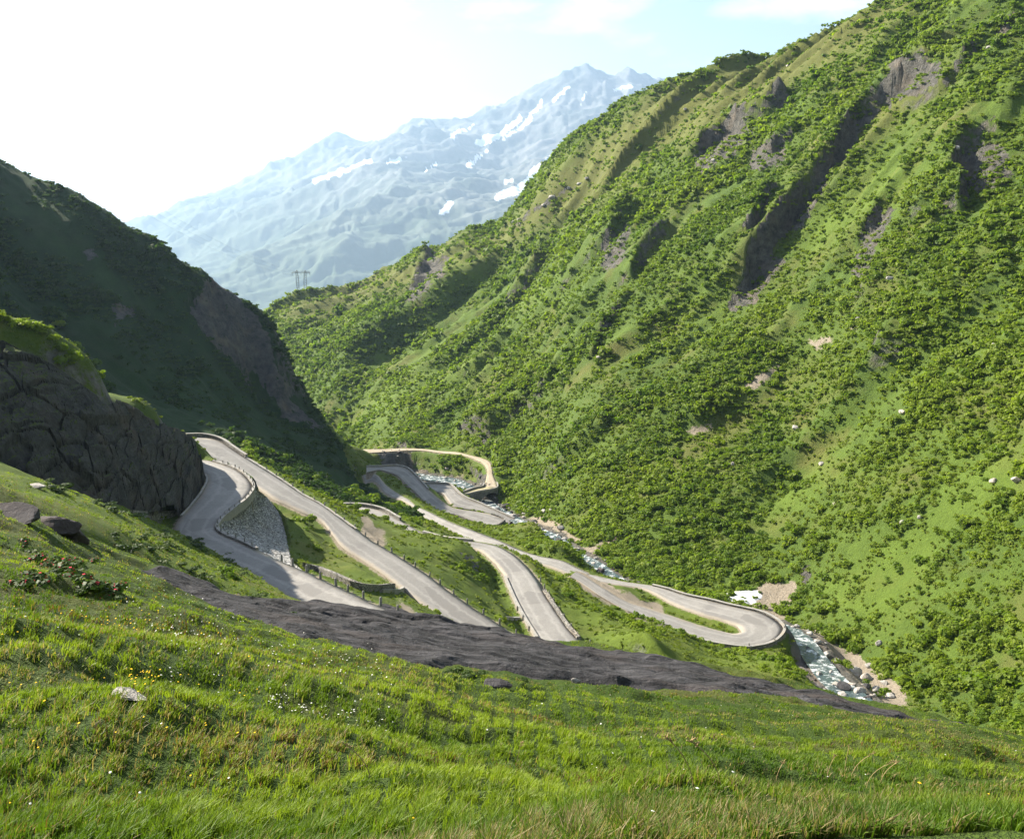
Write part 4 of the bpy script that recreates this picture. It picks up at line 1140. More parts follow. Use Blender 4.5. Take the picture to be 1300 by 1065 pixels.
# ------------------------------------------------------------------ bridge over the stream
def bridge():
    S = _h[N_H - 4:]
    C = (S[:, :3] + S[:, 3:]) / 2
    root = empty('stone_bridge', tuple(C[len(C) // 2] - np.array([0, 0, 8])))
    tag(root, 'small stone bridge carrying the dirt track over the stream', 'bridge')
    L0 = np.array(root.location)
    def par(mb_or_v): return mb_or_v
    L = S[:, :3] - L0; R_ = S[:, 3:] - L0
    d = np.r_[0, np.cumsum(np.linalg.norm(np.diff(C, axis=0), axis=1))]; mid = d[-1] * 0.42; half = 4.6
    V = []
    for P, dz in ((L, 0.08), (R_, 0.08), (R_, -0.6), (L, -0.6)):
        Q = P.copy(); Q[:, 2] += dz; V.append(Q)
    n = len(C); F = []
    for i in range(4):
        k = (i + 1) % 4; a = np.arange(n - 1); F.append(np.column_stack([i * n + a, k * n + a, k * n + a + 1, i * n + a + 1]))
    mesh_obj('deck', np.vstack(V), np.vstack(F), M['track'], root)
    arch = np.where(np.abs(d - mid) < half, -1.2 - (5.5 - 5.5 * np.sqrt(np.clip(1 - ((d - mid) / half) ** 2, 0, 1))), -8.5)
    for P, sg in ((L, -1), (R_, 1)):
        nrm = (P - (L if sg > 0 else R_)); nrm[:, 2] = 0; nrm /= np.linalg.norm(nrm, axis=1)[:, None]
        V = []
        for o_, up in ((0.02, 0.0), (0.45, 0.0), (0.45, 1), (0.02, 1)):
            Q = P + nrm * o_
            Q = Q.copy(); Q[:, 2] += arch if up else 0.0; V.append(Q)
        F = []
        for i in range(4):
            k = (i + 1) % 4; a = np.arange(n - 1); F.append(np.column_stack([i * n + a, k * n + a, k * n + a + 1, i * n + a + 1]))
        mesh_obj('spandrel', np.vstack(V), np.vstack(F), M['masonry'], root, False)
        V = []
        for o_, up in ((0.0, 0.02), (0.47, 0.02), (0.47, 0.85), (0.0, 0.85)):
            Q = P + nrm * o_; Q = Q.copy(); Q[:, 2] += up; V.append(Q)
        mesh_obj('parapet', np.vstack(V), np.vstack(F), M['kerb'], root, False)
bridge()

# ------------------------------------------------------------------ power pylon on the far ridge and its lines
def pylon():
    m, nt, b = new_mat('galvanised_steel'); b.inputs['Base Color'].default_value = (0.16, 0.18, 0.19, 1); b.inputs['Metallic'].default_value = 0.4; b.inputs['Roughness'].default_value = 0.6
    base = PD(383.5, 377, 955); base[2] -= 2
    root = empty('power_pylon', tuple(base)); tag(root, 'steel portal pylon with two lattice masts on the far ridge', 'pylon')
    Ht = 26.5
    for sx in (-1, 1):
        mb = MB(); x0 = 3.6 * sx
        def wid(z): return 1.0 + 1.5 * (1 - abs(z / Ht - 0.62) / 0.62)
        zs = np.linspace(0, Ht, 12)
        cor = lambda z: [np.array([x0 + sx * 0.5 * (z / Ht - .5) * 2 + i * wid(z) / 2, j * wid(z) / 2, z]) for i, j in ((-1, -1), (1, -1), (1, 1), (-1, 1))]
        for a, bb in zip(zs[:-1], zs[1:]):
            p, q = cor(a), cor(bb)
            for i in range(4):
                mb.bar(p[i], q[i], 0.2); mb.bar(p[i], q[(i + 1) % 4], 0.12)
        for c in cor(Ht): mb.bar(c, np.array([x0 + sx * .5, 0, Ht + 1.6]), 0.25)
        mb.build('mast', m, root)
    mb = MB()
    for j in (-0.6, 0.6): mb.bar((-9.2, j, Ht - 1), (9.2, j, Ht - 1), 0.28); mb.bar((-8, j, Ht + 0.3), (8, j, Ht + 0.3), 0.25)
    for x in np.linspace(-8, 8, 13): mb.bar((x, -0.6, Ht - 1), (x + 0.7, 0.6, Ht + 0.3), 0.2)
    mb.build('crossarm', m, root)
    for x in (-8.6, 0, 8.6):
        mb = MB(); mb.bar((x, 0, Ht - 1.1), (x, 0, Ht - 3.4), 0.3); mb.build('insulator', m, root)
    for x in (-8.6, 0, 8.6):
        a = base + np.array([x, 0, Ht - 3.4]); bq = PD(60, 175, 640) + np.array([x, 0, 0])
        t = np.linspace(0, 1, 30)[:, None]; P = a * (1 - t) + bq * t; P[:, 2] -= 14 * 4 * (t * (1 - t))[:, 0]
        mb = MB()
        for p, q in zip(P[:-1], P[1:]): mb.bar(p, q, 0.05)
        o = mb.build('power_line', m)
        tag(o, 'thin sagging power line running from the pylon across the valley', 'power line', 'power lines of the pylon')
pylon()

# ------------------------------------------------------------------ boulders in the stream bed and on the slopes
def boulders():
    k = 0
    r = np.random.default_rng(5)
    for i in range(240):
        j = r.integers(4, len(RIV_S) - 8)
        s = RIV_S[j]; side = r.uniform(-0.7, 1.7)
        x = s[0] + _nrm[j, 0] * s[3] * side + r.normal() * 0.6; y = s[1] + _nrm[j, 1] * s[3] * side
        sz = float(np.clip(r.lognormal(-0.35, 0.5), 0.35, 2.6)) * (1.3 if s[1] > 280 else 1.0)
        z = max(ground(x, y)[0], s[2] - 0.5) if -0.5 < side < 1 else ground(x, y)[0]
        pale = r.random() < 0.55
        rock('boulder', (x, y, z), (sz * 1.3, sz, sz * 0.75), int(70 + k % 7), M['boulder'] if pale else M['slab'], 'pale granite boulder lying in the stream bed' if pale else 'dark wet boulder lying in the stream bed', 'boulder',
             'pale boulders in the stream bed' if pale else 'dark boulders in the stream bed', r.uniform(0, 6), r.uniform(-.3, .3), 2, 0.3)
        k += 1
    for u, v, sz in [(1085, 856, 3.4), (1098, 862, 2.8), (1104, 846, 2.2), (1080, 872, 2.6), (1112, 876, 2.0), (1092, 880, 2.4), (1070, 884, 2.2), (1122, 868, 1.8), (1130, 884, 2.2), (1050, 832, 2), (1062, 840, 1.7)]:
        P = hit_full(u, v, 120, 300)
        if P is not None: rock('boulder', P, (sz * .95, sz * .75, sz * .6), 80 + int(sz * 10) % 5, M['boulder'], 'large pale boulder piled on the near right bank of the stream', 'boulder', 'boulders piled on the right bank', r.uniform(0, 6), 0.2, 3, 0.3)
    for u, v, sz in [(1086, 827, 1.6), (1115, 818, 1.5), (1010, 545, 2.2), (1262, 440, 1.8), (1146, 525, 2), (1168, 658, 1.3), (1260, 612, 1.8), (1145, 664, 1.4), (1043, 590, 1.6), (1215, 190, 2.5), (1130, 355, 2), (1290, 612, 2.2),
                     (760, 455, 2), (905, 205, 2.5), (735, 235, 3), (722, 240, 3), (690, 262, 3.2), (700, 252, 4), (660, 280, 3), (652, 284, 4), (745, 228, 3), (870, 140, 2.5), (1000, 85, 2), (1255, 62, 2), (1090, 405, 1.6), (690, 650, 2), (700, 648, 1.6), (712, 672, 2.2), (1140, 570, 1.2), (1060, 640, 1.3), (930, 590, 1.5), (880, 660, 1.4)]:
        P = hit_full(u, v, 120, 1000)
        if P is not None: rock('boulder', P, (sz * 1.3, sz, sz * .8), 90 + int(sz * 10) % 5, M['boulder'], 'lone pale boulder among the shrubs of the sunny right slope', 'boulder', 'lone boulders on the right slope', r.uniform(0, 6), 0.2, 2, 0.25)
boulders()

def snow_patch():
    m, nt, b = new_mat('old_snow'); t = NT(nt)
    t.l(t.mix(t.noise(t.pos(), 0.8, 5, 0.6), (0.42, 0.42, 0.42), (0.68, 0.69, 0.70)), b.inputs['Base Color'])
    c = hit_full(938, 757, 150, 400)
    n = 40; X, Y = np.meshgrid(np.linspace(-8, 8, n), np.linspace(-7, 7, n), indexing='ij')
    rr = np.hypot(X / 6.5, Y / 5.5) + 0.16 * fbm(X / 3, Y / 3, 66, 3)
    x = X.ravel() + c[0]; y = Y.ravel() + c[1]
    z = ground(x, y) + np.clip(1.0 - rr.ravel(), -0.6, 0.35) * 1.3 + 0.15 * fbm(x / 1.5, y / 1.5, 67, 3)
    o = mesh_obj('snow_patch', np.column_stack([x, y, z]), grid_faces(n, n), m); tag(o, 'leftover white snow patch beside the stream behind the hairpin', 'snow patch')
snow_patch()
# ------------------------------------------------------------------ shrubs
M['shrub'] = leaf_mat('shrub_leaves', (0.066, 0.122, 0.015), (0.190, 0.245, 0.024), 0.48)
M['shrub_one'] = leaf_mat('alder_leaves', (0.068, 0.124, 0.015), (0.185, 0.240, 0.024), 0.48, attr=False)

def clump(n, seed, size=0.2, flat=0.8):
    """n leaf sprays spread through a lumpy dome of radius 1; returns quads (n,4,3)"""
    r = np.random.default_rng(seed)
    lobes = np.column_stack([r.normal(0, 0.42, 6), r.normal(0, 0.42, 6), r.uniform(0.25, 0.62, 6)]); lr = r.uniform(0.38, 0.6, 6)
    k = r.integers(0, 6, n)
    d = r.normal(size=(n, 3)); d[:, 2] = np.abs(d[:, 2]) * 0.9 + 0.05 * d[:, 2]; d /= np.linalg.norm(d, axis=1)[:, None]
    c = lobes[k] + d * (lr[k] * r.uniform(0.62, 1.05, n))[:, None]
    c[:, 2] = np.maximum(c[:, 2] * flat, 0.0)
    nn = d + r.normal(0, 0.34, (n, 3)); nn /= np.linalg.norm(nn, axis=1)[:, None]
    t = np.cross(nn, r.normal(size=(n, 3))); t /= np.linalg.norm(t, axis=1)[:, None]; b = np.cross(nn, t)
    s = size * r.uniform(0.6, 1.35, n)[:, None]; w = s * r.uniform(0.5, 0.9, n)[:, None]
    return np.stack([c - t * s - b * w * 0.3, c + b * w - t * s * 0.1, c + t * s + b * w * 0.2, c - b * w + t * s * 0.15], axis=1)

def shrub_field():
    r = np.random.default_rng(21)
    pts = []
    def sample(n, d0, d1, u0, u1, power):
        d = (r.uniform(d0 ** power, d1 ** power, n)) ** (1 / power)
        u = r.uniform(u0, u1, n); a, _ = ray(u, 400.0)
        return a * d, d
    # right mountain and everything beyond the foreground: density falls off slowly with distance
    x, y = sample(175000, 75, 930, -60, 1380, 1.55)
    z, reg, rdist, k, rd = height(x, y)
    u, v = project(x, y, z)
    vis = (u > -30) & (u < 1330) & (v > -40) & (v < 1000)
    ig = in_grid(x, y)
    vd = np.full(len(x), 99.0); vd[ig] = gsample(VD, x[ig], y[ig])
    wd = np.full(len(x), 99.0); wd[ig] = gsample(WD, x[ig], y[ig])
    n1 = fbm(x / 38, y / 38, 201, 4); n2 = fbm(x / 11, y / 11, 203, 3)
    q = x * _axis[0] + y * _axis[1]; f = x * _up[0] + y * _up[1]
    n3 = fbm(q / 24, f / 80, 205, 3)
    den = np.zeros(len(x))
    dr = smooth(-0.42, 0.08, n1 * 0.65 + n3 * 0.6 + n2 * 0.45 + 0.10)
    dr = dr * (1 - 0.78 * mask(u, v, 'fresh')) * (1 - 0.85 * mask(u, v, 'dry')) * (1 - 0.55 * mask(u, v, 'rock')) * (1 - 0.9 * mask(u, v, 'dirt')) * (1 - 0.35 * np.clip(k, 0, 1))
    near = smooth(330, 240, np.hypot(x, y))           # lower right: looser, with open grass between
    dr = dr * (1 - 0.45 * near * smooth(0.12, -0.15, n1))
    den = np.where(reg == 2, dr * smooth(2.0, 6, vd), den)
    dl = 0.8 * smooth(-0.22, 0.2, fbm(x / 55, y / 22, 211, 4) * 0.8 + n2 * 0.45 + 0.05) * (1 - mask(u, v, 'rock'))
    dl = np.maximum(dl, 0.9 * smooth(60, 20, np.abs(y - 330 - 0.3 * x)) * (x > -90) * (n2 > -0.2))
    den = np.where(reg == 1, dl, den)
    SP = [([(640, 690), (690, 675), (725, 690), (748, 722), (700, 715)], 0.95), ([(520, 575), (600, 580), (615, 600), (590, 622), (540, 600), (470, 585)], 0.8), ([(500, 640), (540, 655), (560, 672), (530, 668), (470, 640)], 0.8), ([(590, 695), (625, 715), (640, 745), (600, 735), (560, 715)], 0.45), ([(720, 750), (760, 770), (830, 790), (920, 825), (1000, 830), (1040, 880), (960, 850), (840, 815), (720, 760)], 0.5), ([(280, 715), (345, 735), (370, 765), (320, 765), (230, 720)], 0.12), ([(600, 650), (650, 672), (640, 690), (560, 650)], 0.3)]
    dv = np.where(n2 > 0.28, 0.10, 0.0)
    for p, w in SP: dv = np.maximum(dv, w * in_poly(u + 4 * n2, v + 4 * n1, p) * smooth(-0.35, 0.1, n2))
    den = np.where(reg == 0, dv, den)
    den = den * smooth(1.2, 3.0, rd) * (wd > 1.5)
    cl = in_poly(u, v, [(-50, 430), (60, 455), (140, 490), (205, 535), (262, 560), (270, 620), (235, 640), (140, 650), (0, 600), (-50, 590)]) & (np.hypot(x, y) < 215)
    acc = vis & ~cl & (r.random(len(x)) < den)
    x, y, z, reg, u, v = x[acc], y[acc], z[acc], reg[acc], u[acc], v[acc]
    n = len(x)
    size = np.clip(r.lognormal(0.20, 0.42, n), 0.5, 2.9) * np.where(reg == 0, np.where(np.hypot(x, y) < 130, 0.35, 0.62), 1.0) * np.where(reg == 1, 0.95, 1.0)
    size *= (1 + 0.25 * smooth(400, 800, y)) * (1 + 0.55 * fbm(x / 20, y / 20, 251, 2))
    # bushes on the rim of the cliff, sunlight painted in as the lightest tint
    ex = []
    for uu in np.arange(-30, 90, 4.5):
        ex.append((uu + r.normal() * 2, 398 + 0.53 * max(uu, -10) + r.normal() * 3 + 6, 141 + uu * 0.06))
    E_ = np.array([PD(*e) for e in ex]); ez = ground(E_[:, 0], E_[:, 1])
    x = np.r_[x, E_[:, 0]]; y = np.r_[y, E_[:, 1]]; z = np.r_[z, ez]; size = np.r_[size, r.uniform(0.7, 1.5, len(E_))]; reg = np.r_[reg, np.full(len(E_), 7)]
    n = len(x); dist = np.hypot(x, y)
    u, v = project(x, y, z)
    rot = r.uniform(0, 2 * math.pi, n); hs = r.uniform(0.75, 1.15, n); tint = np.clip(r.normal(0.5, 0.26, n) + 0.6 * fbm(x / 34, y / 34, 221, 3), 0, 1)
    tint = np.where(reg == 7, 1.0, np.where(reg == 1, -0.8 + 0.3 * tint, tint))  # rim bushes lightened as sunlit, left-mountain bushes darkened to match its painted shade
    # the 300 that show largest stand as plants of their own
    t = np.linspace(0.03, 0.985, 70)
    X = x[:, None] * t; Y = y[:, None] * t
    cand = np.argsort(-size / dist)[:1500]
    blocked = np.zeros(n, bool)
    for c in cand:
        bz = base_z(x[c] * t, y[c] * t)
        blocked[c] = np.any(bz > (z[c] + size[c] * 0.5) * t + 0.1)
    infr = (u > 4) & (u < 1296) & (v > 4) & (v < 1050)
    order = [c for c in cand if not blocked[c] and infr[c]][:300]
    own = np.zeros(n, bool); own[order] = True
    protos = []
    for q in range(6):
        Q = clump(300, 300 + q, 0.15)
        me_v = Q.reshape(-1, 3); fc = np.arange(len(me_v)).reshape(-1, 4)
        protos.append((me_v, fc))
    first = {}
    text = {2: ('leafy green alder shrub growing on the sunlit slope right of the stream', 'alder shrubs on the sunlit right slope'),
            0: ('low green shrub growing on the grassy banks between the hairpin roads', 'shrubs on the banks between the roads'),
            1: ('dark green shrub on the shaded left mountainside beyond the second road', 'shrubs on the shaded left mountainside'),
            7: ('bright backlit shrub on the grassy rim above the dark cliff', 'shrubs on the rim above the cliff')}
    for c in order:
        q = int(r.integers(0, 6))
        if q not in first:
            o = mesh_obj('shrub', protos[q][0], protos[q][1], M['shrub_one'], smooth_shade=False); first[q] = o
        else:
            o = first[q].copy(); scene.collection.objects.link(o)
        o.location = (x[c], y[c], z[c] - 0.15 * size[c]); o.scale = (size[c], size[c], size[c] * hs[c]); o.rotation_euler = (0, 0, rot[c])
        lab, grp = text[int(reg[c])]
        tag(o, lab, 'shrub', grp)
    # all the others as one mass
    VV, TT, FF = [], [], []; base = 0
    for lo, hi, nq, sz in ((0, 330, 150, 0.18), (330, 560, 62, 0.26), (560, 2000, 28, 0.36)):
        idx = np.where((dist >= lo) & (dist < hi) & ~own)[0]
        for q in range(5):
            ii = idx[q::5]
            if not len(ii): continue
            Q = clump(nq, 400 + q, sz).reshape(-1, 3)
            ca, sa = np.cos(rot[ii])[:, None], np.sin(rot[ii])[:, None]
            s = size[ii][:, None]
            P = np.stack([(Q[None, :, 0] * ca - Q[None, :, 1] * sa) * s + x[ii][:, None], (Q[None, :, 0] * sa + Q[None, :, 1] * ca) * s + y[ii][:, None],
                          Q[None, :, 2] * s * hs[ii][:, None] + z[ii][:, None] - 0.15 * s], axis=2)
            lt = np.repeat(r.uniform(-0.18, 0.18, (len(ii), nq)), 4, axis=1)
            VV.append(P.reshape(-1, 3)); TT.append(np.clip(tint[ii][:, None] + lt, -0.9, 1).ravel())
            m = P.shape[0] * P.shape[1]
            FF.append(np.arange(m).reshape(-1, 4) + base); base += m
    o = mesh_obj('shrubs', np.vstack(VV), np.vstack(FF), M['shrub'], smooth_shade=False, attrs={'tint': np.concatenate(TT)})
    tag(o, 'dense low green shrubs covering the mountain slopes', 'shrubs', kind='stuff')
    print('shrubs', n, 'quads', sum(len(f) for f in FF), 'own', len(order))
shrub_field()

# ------------------------------------------------------------------ meadow grass, flowers
def herbs():
    r = np.random.default_rng(61)
    n = 60000
    d = r.uniform(70 ** 1.1, 430 ** 1.1, n) ** (1 / 1.1); u = r.uniform(-40, 1340, n); a, _ = ray(u, 400.0)
    x, y = a * d, d
    z, reg, rdist, k, rd = height(x, y)
    uu, v = project(x, y, z)
    ig = in_grid(x, y); vd = np.full(n, 99.0); vd[ig] = gsample(VD, x[ig], y[ig]); wd = np.full(n, 99.0); wd[ig] = gsample(WD, x[ig], y[ig])
    ok = (v > -20) & (v < 960) & (rd > 1.0) & (vd > 2) & (wd > 1) & (k < 0.3) & (mask(uu, v, 'dirt') < 0.2) & (r.random(n) < np.where(reg == 1, 0.5 * (np.hypot(x, y) < 262), 0.45 + 0.9 * fbm(x / 9, y / 9, 231, 3)))
    ok &= ~(in_poly(uu, v, [(-50, 430), (60, 455), (140, 490), (205, 535), (262, 560), (270, 620), (235, 640), (140, 650), (0, 600), (-50, 590)]) & (np.hypot(x, y) < 215))
    x, y, z, d = x[ok], y[ok], z[ok], d[ok]; n = len(x)
    s = r.uniform(0.25, 0.7, n) * np.interp(d, [70, 140, 220, 430], [0.3, 0.5, 1.2, 1.8]); rot = r.uniform(0, 6.3, n)
    V, T, F = [], [], []; base = 0
    for q in range(4):
        ii = np.arange(q, n, 4); Q = clump(16, 500 + q, 0.42, 0.55).reshape(-1, 3)
        ca, sa = np.cos(rot[ii])[:, None], np.sin(rot[ii])[:, None]; sc = s[ii][:, None]
        P = np.stack([(Q[None, :, 0] * ca - Q[None, :, 1] * sa) * sc + x[ii][:, None], (Q[None, :, 0] * sa + Q[None, :, 1] * ca) * sc + y[ii][:, None], Q[None, :, 2] * sc + z[ii][:, None] - 0.08 * sc], axis=2)
        V.append(P.reshape(-1, 3)); T.append(np.repeat(np.clip(0.75 + 0.5 * fbm(x[ii] / 14, y[ii] / 14, 233, 3) + r.normal(0, .15, len(ii)), 0, 1), len(Q)))
        m = P.shape[0] * P.shape[1]; F.append(np.arange(m).reshape(-1, 4) + base); base += m
    mt = leaf_mat('herb_leaves', (0.07, 0.108, 0.015), (0.155, 0.195, 0.026), 0.45)
    o = mesh_obj('herbs', np.vstack(V), np.vstack(F), mt, smooth_shade=False, attrs={'tint': np.concatenate(T)})
    tag(o, 'low herbs and tussocks covering the valley slopes', 'herbs', kind='stuff')
herbs()

def grass():
    m, nt, b = new_mat('grass_blades'); t = NT(nt)
    col = t.attr('col', True)
    t.l(col, b.inputs['Base Color']); b.inputs['Roughness'].default_value = 0.55
    tr = t.n('ShaderNodeBsdfTranslucent'); t.l(t.mix(1.0, col, (1.3, 1.35, 0.7), 'MULTIPLY'), tr.inputs['Color'])
    ms = t.n('ShaderNodeMixShader'); ms.inputs['Fac'].default_value = 0.4
    t.l(b.outputs['BSDF'], ms.inputs[1]); t.l(tr.outputs['BSDF'], ms.inputs[2]); t.l(ms.outputs['Shader'], nt.nodes['Material Output'].inputs['Surface'])
    r = np.random.default_rng(31)
    n = 430000
    d = np.exp(r.uniform(math.log(3.6), math.log(47), n)); th = np.radians(r.uniform(-31, 31, n))
    n2 = 90000                       # the meadow below the cliff, farther off
    d = np.r_[d, np.exp(r.uniform(math.log(47), math.log(165), n2))]; th = np.r_[th, np.radians(r.uniform(-31, -11, n2))]
    x = d * np.tan(th); y = d; n = len(d)
    # gather blades into tussocks
    cs = 0.16 + 0.012 * d
    gx = (np.floor(x / cs) + 0.2 + 0.6 * _hash(np.floor(x / cs), np.floor(y / cs), 5)) * cs; gy = (np.floor(y / cs) + 0.2 + 0.6 * _hash(np.floor(x / cs), np.floor(y / cs), 6)) * cs
    pull = r.uniform(0, 0.75, n); x = x * (1 - pull) + gx * pull; y = y * (1 - pull) + gy * pull
    sd = slab_inside(x, y) + 0.9 * fbm(x / 2.6, y / 2.6, 33, 4)
    keep = (sd < -0.1) | ((fbm(x / 1.7, y / 0.9, 45, 3) > 0.20 + 0.12 * sd) & (sd < 2.4))
    x, y, d = x[keep], y[keep], d[keep]
    z, _, _, _, rd_ = height(x, y); uu, vv = project(x, y, z)
    keep = (rd_ > 0.7) & ~((d > 47) & in_poly(uu, vv, [(-80, 400), (60, 440), (140, 480), (205, 530), (262, 560), (268, 612), (235, 636), (140, 642), (60, 606), (-80, 588)]))
    x, y, z, d = x[keep], y[keep], z[keep], d[keep]; n = len(x)
    a = fbm(x / 5, y / 3.5, 301, 3); bnz = fbm(x / 1.4, y / 1.1, 303, 3); tus = _hash(np.floor(x / (0.16 + 0.012 * d)), np.floor(y / (0.16 + 0.012 * d)), 8)
    h = 0.58 * (0.11 + 0.13 * r.random(n)) * (0.75 + 0.6 * tus) * (1 + 0.5 * np.clip(bnz, -0.6, 1)) * np.interp(d, [4, 12, 25, 45, 70, 160], [1.0, 0.85, 0.6, 0.5, 0.8, 1.0])
    w = 0.85 * (0.0045 + 0.00085 * d) * r.uniform(0.7, 1.4, n)
    yaw = r.uniform(0, 2 * math.pi, n)
    lean = r.uniform(0.15, 0.75, n); la = r.normal(0.3, 1.1, n)       # wind from the left
    lx, ly = np.cos(la) * lean * h, np.sin(la) * lean * h
    wx, wy = np.cos(yaw) * w / 2, np.sin(yaw) * w / 2
    z0 = z - 0.02
    V = np.stack([np.column_stack([x - wx, y - wy, z0]), np.column_stack([x + wx, y + wy, z0]),
                  np.column_stack([x + lx * .35 + wx * .8, y + ly * .35 + wy * .8, z0 + h * .6]), np.column_stack([x + lx * .35 - wx * .8, y + ly * .35 - wy * .8, z0 + h * .6]),
                  np.column_stack([x + lx, y + ly, z0 + h * (1 - 0.25 * lean)])], axis=1).reshape(-1, 3)
    k = np.arange(n)[:, None] * 5
    F4 = k + np.array([[0, 1, 2, 3]]); F3 = k + np.array([[3, 2, 4]])
    g1 = np.array([0.065, 0.118, 0.010]); g2 = np.array([0.172, 0.232, 0.020]); dk = np.array([0.022, 0.055, 0.008]); st = np.array([0.26, 0.21, 0.10]); rd = np.array([0.13, 0.075, 0.03])
    f = np.clip(0.5 + 1.3 * a + 0.5 * (tus - 0.5) + r.normal(0, 0.15, n), 0, 1)[:, None]
    c = g1 * (1 - f) + g2 * f
    f = (np.clip(-bnz * 1.6 - 0.15 + 0.3 * (tus - 0.5), 0, 0.85) * (r.random(n) < 0.8))[:, None]; c = c * (1 - f) + dk * f
    straw = (r.random(n) < np.clip(0.04 + 0.8 * fbm(x / 3, y / 2, 311, 3), 0.02, 0.42)); c[straw] = st * r.uniform(0.6, 1.1, (straw.sum(), 1))
    red = (r.random(n) < np.clip(fbm(x / 3, y / 3, 317, 2) * 0.5 - 0.1, 0, 0.3)); c[red] = rd * r.uniform(0.7, 1.3, (red.sum(), 1))
    C = np.repeat(np.column_stack([c, np.ones(n)]), 5, axis=0)
    o = mesh_obj('grass', V, [F4, F3], m, smooth_shade=False, attrs={'col': C})
    tag(o, 'tufted alpine grass covering the foreground meadow', 'grass', kind='stuff')
    # flowers
    for name, colr, nn, lab, zones in (('white_flowers', (0.62, 0.62, 0.56), 320, 'tiny white flowers scattered through the foreground grass', [(150, 690, 480, 850, .5), (340, 840, 500, 960, .35), (200, 760, 300, 900, .15)]),
                                       ('yellow_flowers', (0.75, 0.48, 0.02), 110, 'small yellow flowers dotted through the foreground grass', [(100, 770, 210, 830, .35), (170, 910, 210, 930, .25), (0, 780, 330, 975, .4)])):
        mm, nt2, b2 = new_mat(name); b2.inputs['Base Color'].default_value = (*colr, 1)
        U, Vv = [], []
        for u0, v0, u1, v1, wgt in zones:
            kk = int(nn * wgt); U += list(r.uniform(u0, u1, kk)); Vv += list(r.uniform(v0, v1, kk))
        U += list(r.uniform(0, 1300, int(nn * .15))); Vv += list(r.uniform(800, 1060, int(nn * .15)))
        U = np.array(U); Vv = np.array(Vv)
        aa, bb = ray(U, Vv); dd = np.exp(np.linspace(math.log(3.5), math.log(46), 140))
        hz_ = base_z(aa[:, None] * dd, np.broadcast_to(dd, (len(U), 140))) - bb[:, None] * dd
        i = np.argmax(hz_ > 0, axis=1); ok = hz_[np.arange(len(U)), i] > 0
        ok &= slab_inside(aa * dd[i], dd[i]) < -0.7
        D = dd[i][ok]; fx = aa[ok] * D; fy = D; fz = ground(fx, fy) + r.uniform(0.14, 0.32, len(D))
        s = (0.007 + 0.0003 * D) * r.uniform(0.7, 1.3, len(D))
        VV = []
        for q in range(6):
            an = q * math.pi / 3; VV.append(np.column_stack([fx + s * math.cos(an), fy + s * math.sin(an) * 0.9, fz + s * 0.35 * np.sin(an + D)]))
        VV.append(np.column_stack([fx, fy, fz + s * 0.5]))
        VV = np.stack(VV, axis=1).reshape(-1, 3); kb = np.arange(len(D))[:, None] * 7
        F = np.vstack([kb + np.array([[q, (q + 1) % 6, 6]]) for q in range(6)])
        o = mesh_obj(name, VV, F, mm); tag(o, lab, 'flowers', kind='stuff')
grass()

def alpine_roses():
    r = np.random.default_rng(41)
    mr, nt, b = new_mat('rose_blossom'); b.inputs['Base Color'].default_value = (0.42, 0.03, 0.055, 1)
    ml = leaf_mat('rose_leaves', (0.020, 0.045, 0.008), (0.05, 0.085, 0.012), 0.25, attr=False)
    proto = None
    for u, v, s in [(76, 718, .5), (84, 728, .55), (60, 716, .4), (45, 735, .45), (100, 738, .5), (112, 745, .4), (40, 712, .4), (116, 714, .3), (20, 742, .4), (145, 752, .4), (30, 690, .35), (92, 712, .35)]:
        P = hit_full(u, v, 10, 60)
        if P is None: continue
        if proto is None:
            Q = clump(260, 303, 0.15, 0.6); proto = mesh_obj('alpine_rose', Q.reshape(-1, 3), np.arange(len(Q) * 4).reshape(-1, 4), ml, smooth_shade=False)
            B = clump(26, 303, 0.07, 0.72); B[:, :, 2] += 0.06
            bl = mesh_obj('blossoms', B.reshape(-1, 3), np.arange(len(B) * 4).reshape(-1, 4), mr, proto, False)
            o = proto; first = bl
        else:
            o = proto.copy(); scene.collection.objects.link(o); c = first.copy(); scene.collection.objects.link(c); c.parent = o
        o.location = tuple(P - np.array([0, 0, 0.05])); o.scale = (s * .95, s * .95, s * .6); o.rotation_euler = (0, 0, r.uniform(0, 6))
        tag(o, 'small dark alpine rose bush with red blossoms in the left meadow', 'alpine rose', 'alpine roses in the left meadow')
alpine_roses()

